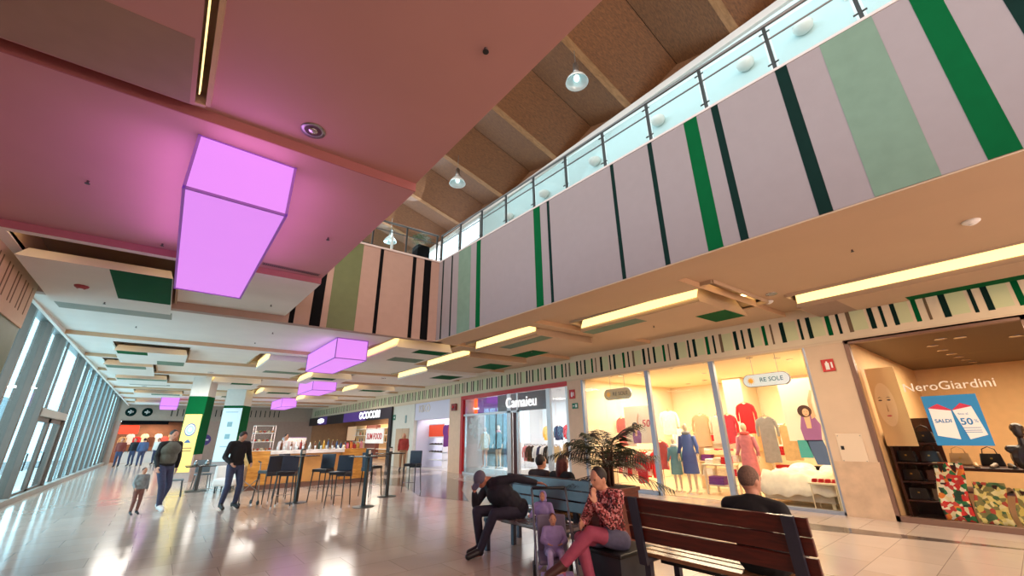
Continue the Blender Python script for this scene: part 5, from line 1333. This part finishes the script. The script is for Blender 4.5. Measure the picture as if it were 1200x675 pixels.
def b1(t, y):
    yb = M('banner_blue', (70, 110, 160), .6); gb = M('banner_lightblue', (170, 214, 226), .6)
    for r_, mt, dy in ((.20, yb, 0), (.165, WHITEP, -.003), (.14, gb, -.006), (.07, WHITEP, -.009)):
        MB().prism([(r_ * math.cos(2 * PI * i / 24), 1.95 + r_ * 1.25 * math.sin(2 * PI * i / 24)) for i in range(24)], 0, .002, Matrix.Translation((0, y + dy, 0)) @ FACE_NY).build('round_emblem', mt, t)
    MB().prism([(-.12, 1.45), (.12, 1.45), (.06, 1.53), (0, 1.58), (-.06, 1.53)], 0, .002, Matrix.Translation((0, y, 0)) @ FACE_NY).build('small_emblem', yb, t)
    for k in range(2): B(-.2, .2, y - .002, y, 1.22 - k * .1, 1.27 - k * .1).build('text_bar', M('banner_text', (186, 150, 90), .6), t)
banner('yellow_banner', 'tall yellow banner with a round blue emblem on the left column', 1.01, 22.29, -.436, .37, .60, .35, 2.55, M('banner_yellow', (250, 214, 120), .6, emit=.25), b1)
def b2(t, y):
    for z in (2.3, 1.7): B(-.12, .12, y - .002, y, z - .12, z + .12).build('pale_mark', M('banner_mark', (150, 190, 200), .6), t)
    B(-.3, .3, y - .002, y, 2.9, 2.93).build('text_bar', MATS['banner_mark'], t); B(-.25, .25, y - .002, y, 1.2, 1.23).build('text_bar', MATS['banner_mark'], t)
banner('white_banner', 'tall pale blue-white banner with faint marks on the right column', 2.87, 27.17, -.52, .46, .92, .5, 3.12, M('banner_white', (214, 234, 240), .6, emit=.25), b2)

# ------------------------------------------------------------------ gallery: balustrades, lamps, plants
RAILM = M('handrail', (120, 122, 122), .35, .7)
t = thing('glass_balustrade', 'long glass balustrade with steel posts on top of the striped fascia at right', 'balustrade', (0, 0, 0), 0)
MB().tube([(fx(y) + .03, y, 7.15) for y in (-3.9, 3, 9.68)], .028, 10).build('handrail', RAILM, t, True)
MB().tube([(fx(y) + .03, y, 6.88) for y in (-3.9, 3, 9.68)], .014, 8).build('mid_rail', RAILM, t, True)
ys = [-3.85 + .9655 * k for k in range(15)]
for y in ys:
    m = MB().box(fx(y) + .01, fx(y) + .05, y - .022, y + .022, 6.18, 7.13)
    for z in (6.42, 7.0):
        for sg in (-1, 1): m.tube([(fx(y), y + sg * .02, z), (fx(y) - .0, y + sg * .07, z)], .012, 6)
    m.build('post', DSTEEL, t)
for a, b in zip(ys, ys[1:]): 
    fbox(MB(), a + .05, b - .05, 6.36, 7.06, .035, .045).build('glass_panel', GLASSB, t)
t = thing('glass_balustrade', 'glass balustrade on the striped fascia across the far end of the void', 'balustrade', (0, 0, 0), 0)
fy = lambda x: FC - SK * x + .05
MB().tube([(x, fy(x), 7.15) for x in (-2.1, 5.2)], .028, 10).build('handrail', RAILM, t, True); MB().tube([(x, fy(x), 6.88) for x in (-2.1, 5.2)], .014, 8).build('mid_rail', RAILM, t, True)
xs = [5.15 - .93 * k for k in range(8)]
for x in xs: MB().box(x - .022, x + .022, fy(x) - .02, fy(x) + .02, 6.18, 7.13).build('post', DSTEEL, t)
for a, b in zip(xs[1:], xs): MB().box(a + .05, b - .05, fy(a) + .0, fy(a) + .01, 6.36, 7.06).build('glass_panel', GLASSB, t)
for k, y in enumerate((.76, 1.78, 3.78, 5.73, 7.75, 9.5)):
    z = 8.6
    t = thing('wall_lamp', 'white bowl wall lamp, %s from the right along the gallery wall' % ordn[k], 'wall lamp', (7.8, y, z), 0, 'bowl lamps on the gallery wall')
    MB().lathe([(.001, -.14), (.08, -.12), (.15, -.05), (.17, .03), (.15, .04), (.001, .0)], (-.12, 0, 0), 20).build('bowl', M('lamp_bowl', (226, 230, 226), .4), t, True)
    MB().lathe([(.05, 0), (.05, .04)], (-.02, 0, 0), 14, Matrix.Rotation(-PI / 2, 4, 'Y')).build('wall_plate', STEEL, t)
t = thing('wall_plate', 'small square light switch plate on the gallery wall', 'plate', (7.79, .05, 8.75), 0); B(-.01, 0, -.09, .09, -.09, .09).build('plate', WHITEP, t, bevel=.004); B(-.014, -.01, -.04, .04, -.05, .05).build('rocker', STEEL, t)
for k, (x, y, z, lab) in enumerate(((5.75, 4.56, 9.25, 'pendant lamp nearest the camera under the timber roof'), (5.70, 9.65, 9.25, 'middle pendant lamp under the timber roof'), (5.70, 14.9, 9.25, 'farthest pendant lamp, seen through the far balustrade'))):
    t = thing('pendant_lamp', lab, 'pendant lamp', (x, y, z), 0, 'pendant lamps under the timber roof')
    MB().tube([(0, 0, .42), (0, 0, roofz(x) - z + .35)], .008, 6).build('cable', STEEL, t)
    MB().lathe([(.001, .45), (.06, .45), (.075, .22), (.06, .18), (.001, .18)], (0, 0, 0), 20).build('housing', STEEL, t, True)
    MB().lathe([(.07, .20), (.12, .13), (.22, .0), (.26, -.10), (.25, -.10), (.21, .0), (.11, .12), (.06, .19)], (0, 0, 0), 28).build('shade', M('shade_prismatic', (206, 224, 226), .15, .2), t, True)
    MB().ball((0, 0, .03), (.07, .07, .10), 14, 10).build('bulb', M('bulb_cool', (210, 240, 240), .4, emit=1.5), t, True)
t = thing('potted_bush', 'round leafy bush in a tall black planter on the far gallery', 'plant', (5.05, 10.6, 6.12), 0)
MB().prism([(-.2, -.2), (.2, -.2), (.2, .2), (-.2, .2)], 0, .95).build('planter', BLACKP, t, bevel=.01)
m = MB()
for i in range(420):
    a = rs.uniform(0, 2 * PI); el = rs.uniform(-.4, 1.5); r = rs.uniform(.12, .32); c = Vector((r * math.cos(a) * math.cos(el), r * math.sin(a) * math.cos(el), 1.18 + .8 * r * math.sin(el)))
    u = Vector((rs.uniform(-1, 1), rs.uniform(-1, 1), rs.uniform(-1, 1))).normalized() * .035; v = u.orthogonal().normalized() * .018
    m.add([c - u, c + v, c + u, c - v], [(0, 1, 2, 3)])
m.build('foliage', M('bush_green', (84, 116, 84), .6, var=.3), t)
t = thing('gallery_counter', 'low black cabinet behind the far balustrade at left', 'cabinet', (3.35, 10.7, 6.12), 0); B(-.45, .45, -.25, .25, .0, .50).build('cabinet_body', BLACKP, t, bevel=.01); B(-.48, .48, -.28, .28, .50, .54).build('top', DSTEEL, t)
for k, (x, y) in enumerate(((4.35, 11.2), (3.0, 11.0), (5.6, 11.2))):
    t = thing('white_pole', 'slim white pole on the far gallery, %s' % ['beside the pendant lamp', 'leftmost, beside the black cabinet', 'rightmost, by the black planter'][k], 'pole', (x, y, 6.12), 0); MB().tube([(0, 0, 0), (0, 0, 1.35)], .04, 10).build('pole', WHITEP, t, True); MB().lathe([(.12, 0), (.12, .02), (.04, .04)], (0, 0, 0), 16).build('base', STEEL, t)

# ------------------------------------------------------------------ ceiling fittings
def zs(x, y): return zc(y + SK * x)
DL = [(.49, 3.36, 'sunk unlit downlight beside the near end of the largest lantern', False), (8.83, 2.66, 'lit downlight in the cream soffit left of the nearest long cove', True), (5.95, 6.56, 'lit downlight at the striped fascia, second bay of the right aisle', True),
      (8.0, 7.35, 'lit downlight at the end of the middle cove', True), (6.3, 12.6, 'lit downlight beyond the far fascia over the bar side', True), (9.5, 11.2, 'lit downlight above the red framed shop', True), (9.5, 14.4, 'lit downlight above the alarm box', True),
      (3.6, 15.5, 'lit downlight beyond the second lantern', True), (5.0, 17.6, 'lit downlight over the bar stools', True), (1.0, 20.5, 'lit downlight before the green column', True), (-1.2, 27.5, 'lit downlight far down the left aisle', True), (-.6, 33, 'lit downlight near the far end', True), (7.2, 18, 'lit downlight before the cafe fascia', True)]
for x, y, lab, on in DL:
    if on: spot(lab, x, y, zs(x, y) - .004, .09, None)
    else:
        t = thing('downlight', lab, 'downlight', (x, y, zs(x, y) - .004), 0)
        MB().lathe([(.07, .0), (.10, -.006), (.10, .004), (.07, .004)], (0, 0, 0), 24).build('rim', STEEL, t, True); MB().lathe([(.001, -.001), (.07, -.001), (.07, .003), (.001, .003)], (0, 0, 0), 24).build('dark_lens', M('lens_dark', (70, 36, 40), .3), t); MB().ball((0, 0, -.004), (.04, .04, .012), 12, 8).build('bulb', CHROME, t, True)
SP = [(1.21, 1.73, 'rose-tinted slab near the void edge'), (-1.13, 5.5, 'violet tinted slab left of the largest lantern'), (1.19, 5.34, 'slab right of the largest lantern'), (-.54, 7.0, 'slab at the far left corner of the largest lantern'), (-1.28, 9.9, 'tray with the green square'), (1.17, 9.1, 'slab before the tan riser'),
      (1.63, 11.5, 'white bay beyond the tan riser'), (6.11, 1.2, 'cream soffit close to the striped fascia'), (7.49, 1.07, 'middle of the nearest cream soffit'), (5.9, 2.92, 'cream soffit by the stripe with two lines'), (8.3, 5.0, 'second tray of the right aisle'), (-1.0, 12.8, 'white bay left of the centre line'), (1.5, 13.3, 'white bay right of the centre line'), (6.2, 5.0, 'second cream soffit under the fascia'), (8.0, 8.9, 'third tray of the right aisle')]
for x, y, lab in SP:
    z = 3.88 if ('tray' in lab) else zs(x, y)
    t = thing('sprinkler', 'small sprinkler head on the ' + lab, 'sprinkler', (x, y, z + .012), 0)
    MB().lathe([(.035, 0), (.035, -.008), (.012, -.012), (.010, -.04)], (0, 0, 0), 12).build('body', M('sprinkler_metal', (110, 90, 90), .4, .6), t, True); MB().lathe([(.022, -.042), (.022, -.046)], (0, 0, 0), 12).build('deflector', DSTEEL, t)
for (x, y, lab, r_) in ((-1.48, 9.0, 'red rimmed smoke detector on the tray with the green square', 1), (7.6, -.15, 'white smoke detector on the nearest cream soffit', 0), (9.35, 2.9, 'round speaker grille between the first two coves', 0)):
    z = 3.88 if r_ else zs(x, y)
    t = thing('smoke_detector' if 'detector' in lab else 'ceiling_speaker', lab, 'detector' if 'detector' in lab else 'speaker', (x, y, z), 0); MB().lathe([(.09, 0), (.085, -.02), (.05, -.045), (.001, -.05)], (0, 0, 0), 20).build('cover', WHITEP if not r_ else M('detector_red', (150, 60, 66), .5), t, True); MB().lathe([(.03, -.048), (.03, -.056)], (0, 0, 0), 12).build('sensor', WHITEP, t)
t = thing('air_vent', 'long slotted air vent in the slab beside the far end of the largest lantern', 'vent', (1.08, 6.93, zs(1.08, 6.93)), 0)
B(-.42, .42, -.05, .05, -.008, .0).build('frame', M('vent_grey', (130, 100, 104), .5), t)
m = MB()
for i in range(28): m.box(-.40 + i * .029, -.385 + i * .029, -.035, .035, -.012, -.008)
m.build('slats', M('vent_dark', (70, 48, 52), .6), t)
t = thing('ceiling_hatch', 'small tan hatch where the slotted frieze meets the glazed wall', 'hatch', (-2.22, 10.35, 4.03), 0); B(-.1, .14, -.14, .14, -.012, 0).build('cover', M('hatch_tan', (196, 156, 104), .6), t)

# ------------------------------------------------------------------ camera, world, lights
cd = bpy.data.cameras.new('camera'); cam = bpy.data.objects.new('camera', cd); C.objects.link(cam)
cd.sensor_width = 36; cd.lens = 14.2755; cd.clip_start = .05; cd.clip_end = 300
cam.matrix_world = Matrix(((0.77710356, -0.20449714, -0.59522347, 0), (-0.62921829, -0.27338775, -0.72755995, 0), (-0.01394288, 0.93991492, -0.34112394, 1.55), (0, 0, 0, 1)))
sc.camera = cam
w = bpy.data.worlds.new('world'); sc.world = w; w.use_nodes = True
nt = w.node_tree; bg = nt.nodes['Background']
tc = nt.nodes.new('ShaderNodeTexCoord'); sp = nt.nodes.new('ShaderNodeSeparateXYZ'); nt.links.new(tc.outputs['Generated'], sp.inputs[0])
r = nt.nodes.new('ShaderNodeValToRGB'); mr = nt.nodes.new('ShaderNodeMapRange'); mr.inputs['From Min'].default_value = -1
nt.links.new(sp.outputs['Y'], mr.inputs['Value']); nt.links.new(mr.outputs[0], r.inputs['Fac'])
r.color_ramp.elements[0].position = .2; r.color_ramp.elements[0].color = (1.0, .72, .60, 1)  # warm fill from behind, through the open back of the hall
r.color_ramp.elements[1].position = .55; r.color_ramp.elements[1].color = (.80, .94, 1.0, 1)
nt.links.new(r.outputs['Color'], bg.inputs['Color']); bg.inputs['Strength'].default_value = 3.6
# daylight through the glazed wall and the gallery end window
arealight('daylight', (-4.2, 26, 2.6), 4.4, (.72, .93, 1), 2000, (0, -PI / 2 - .0, 0), sy=30)
arealight('gallery_daylight', (6.5, 14, 9.0), 3, (.85, .95, 1), 260, (0, PI / 3, 0), sy=5)
arealight('gallery_daylight', (2.5, 22.5, 8.2), 8, (.92, .96, 1), 520, (-1.85, 0, 0), sy=2)
# unseen area light added to wash the gallery side wall
arealight('gallery_wash', (6.9, 3, 9.3), .5, (.80, .96, 1), 75, (0, -.5, 0), sy=14)
# warm downlighting of the right aisle, violet spill of the near lantern
arealight('aisle_light', (8.0, 3.4, 3.84), .5, (1, .78, .52), 110, (0, 0, 0), sy=.5)
arealight('aisle_light', (8.6, -1.0, 3.84), .5, (1, .78, .52), 90, (0, 0, 0), sy=.5)
for (x, y, s_, e) in ((-.33, 5.4, 1, 13), (.52, 5.4, -1, 9), (3.03, 12.6, 1, 6)):
    arealight('lantern_spill', (x, y, 3.72), .35, (.80, .34, 1), e, (0, s_ * (PI / 2 + .35), 0), sy=2.8)
arealight('lantern_spill', (.1, 3.84, 3.72), .7, (.85, .34, 1), 3, (-PI / 2 - .3, 0, 0), sy=.35)
for (x, y, e) in ((3.6, 15.0, 110), (.6, 20.2, 120), (6.6, 19.5, 120), (-.6, 27.6, 120), (4.6, 29.5, 120), (8.2, 26.6, 120), (2, 35, 120), (-1.4, 12.6, 60)):
    arealight('hall_fill', (x, y, 3.84), 1.2, (1, .93, .84), e, (0, 0, 0), sy=1.2).data.specular_factor = .06  # added fill lights without fixtures, to brighten the far hall
sc.view_settings.view_transform = 'Standard'; sc.view_settings.look = 'None'; sc.view_settings.exposure = 0
sc.cycles.use_denoising = True
sc.cycles.max_bounces = 7; sc.cycles.diffuse_bounces = 4; sc.cycles.glossy_bounces = 3; sc.cycles.transparent_max_bounces = 12
sc.cycles.sample_clamp_indirect = 6; sc.cycles.caustics_reflective = False; sc.cycles.caustics_refractive = False
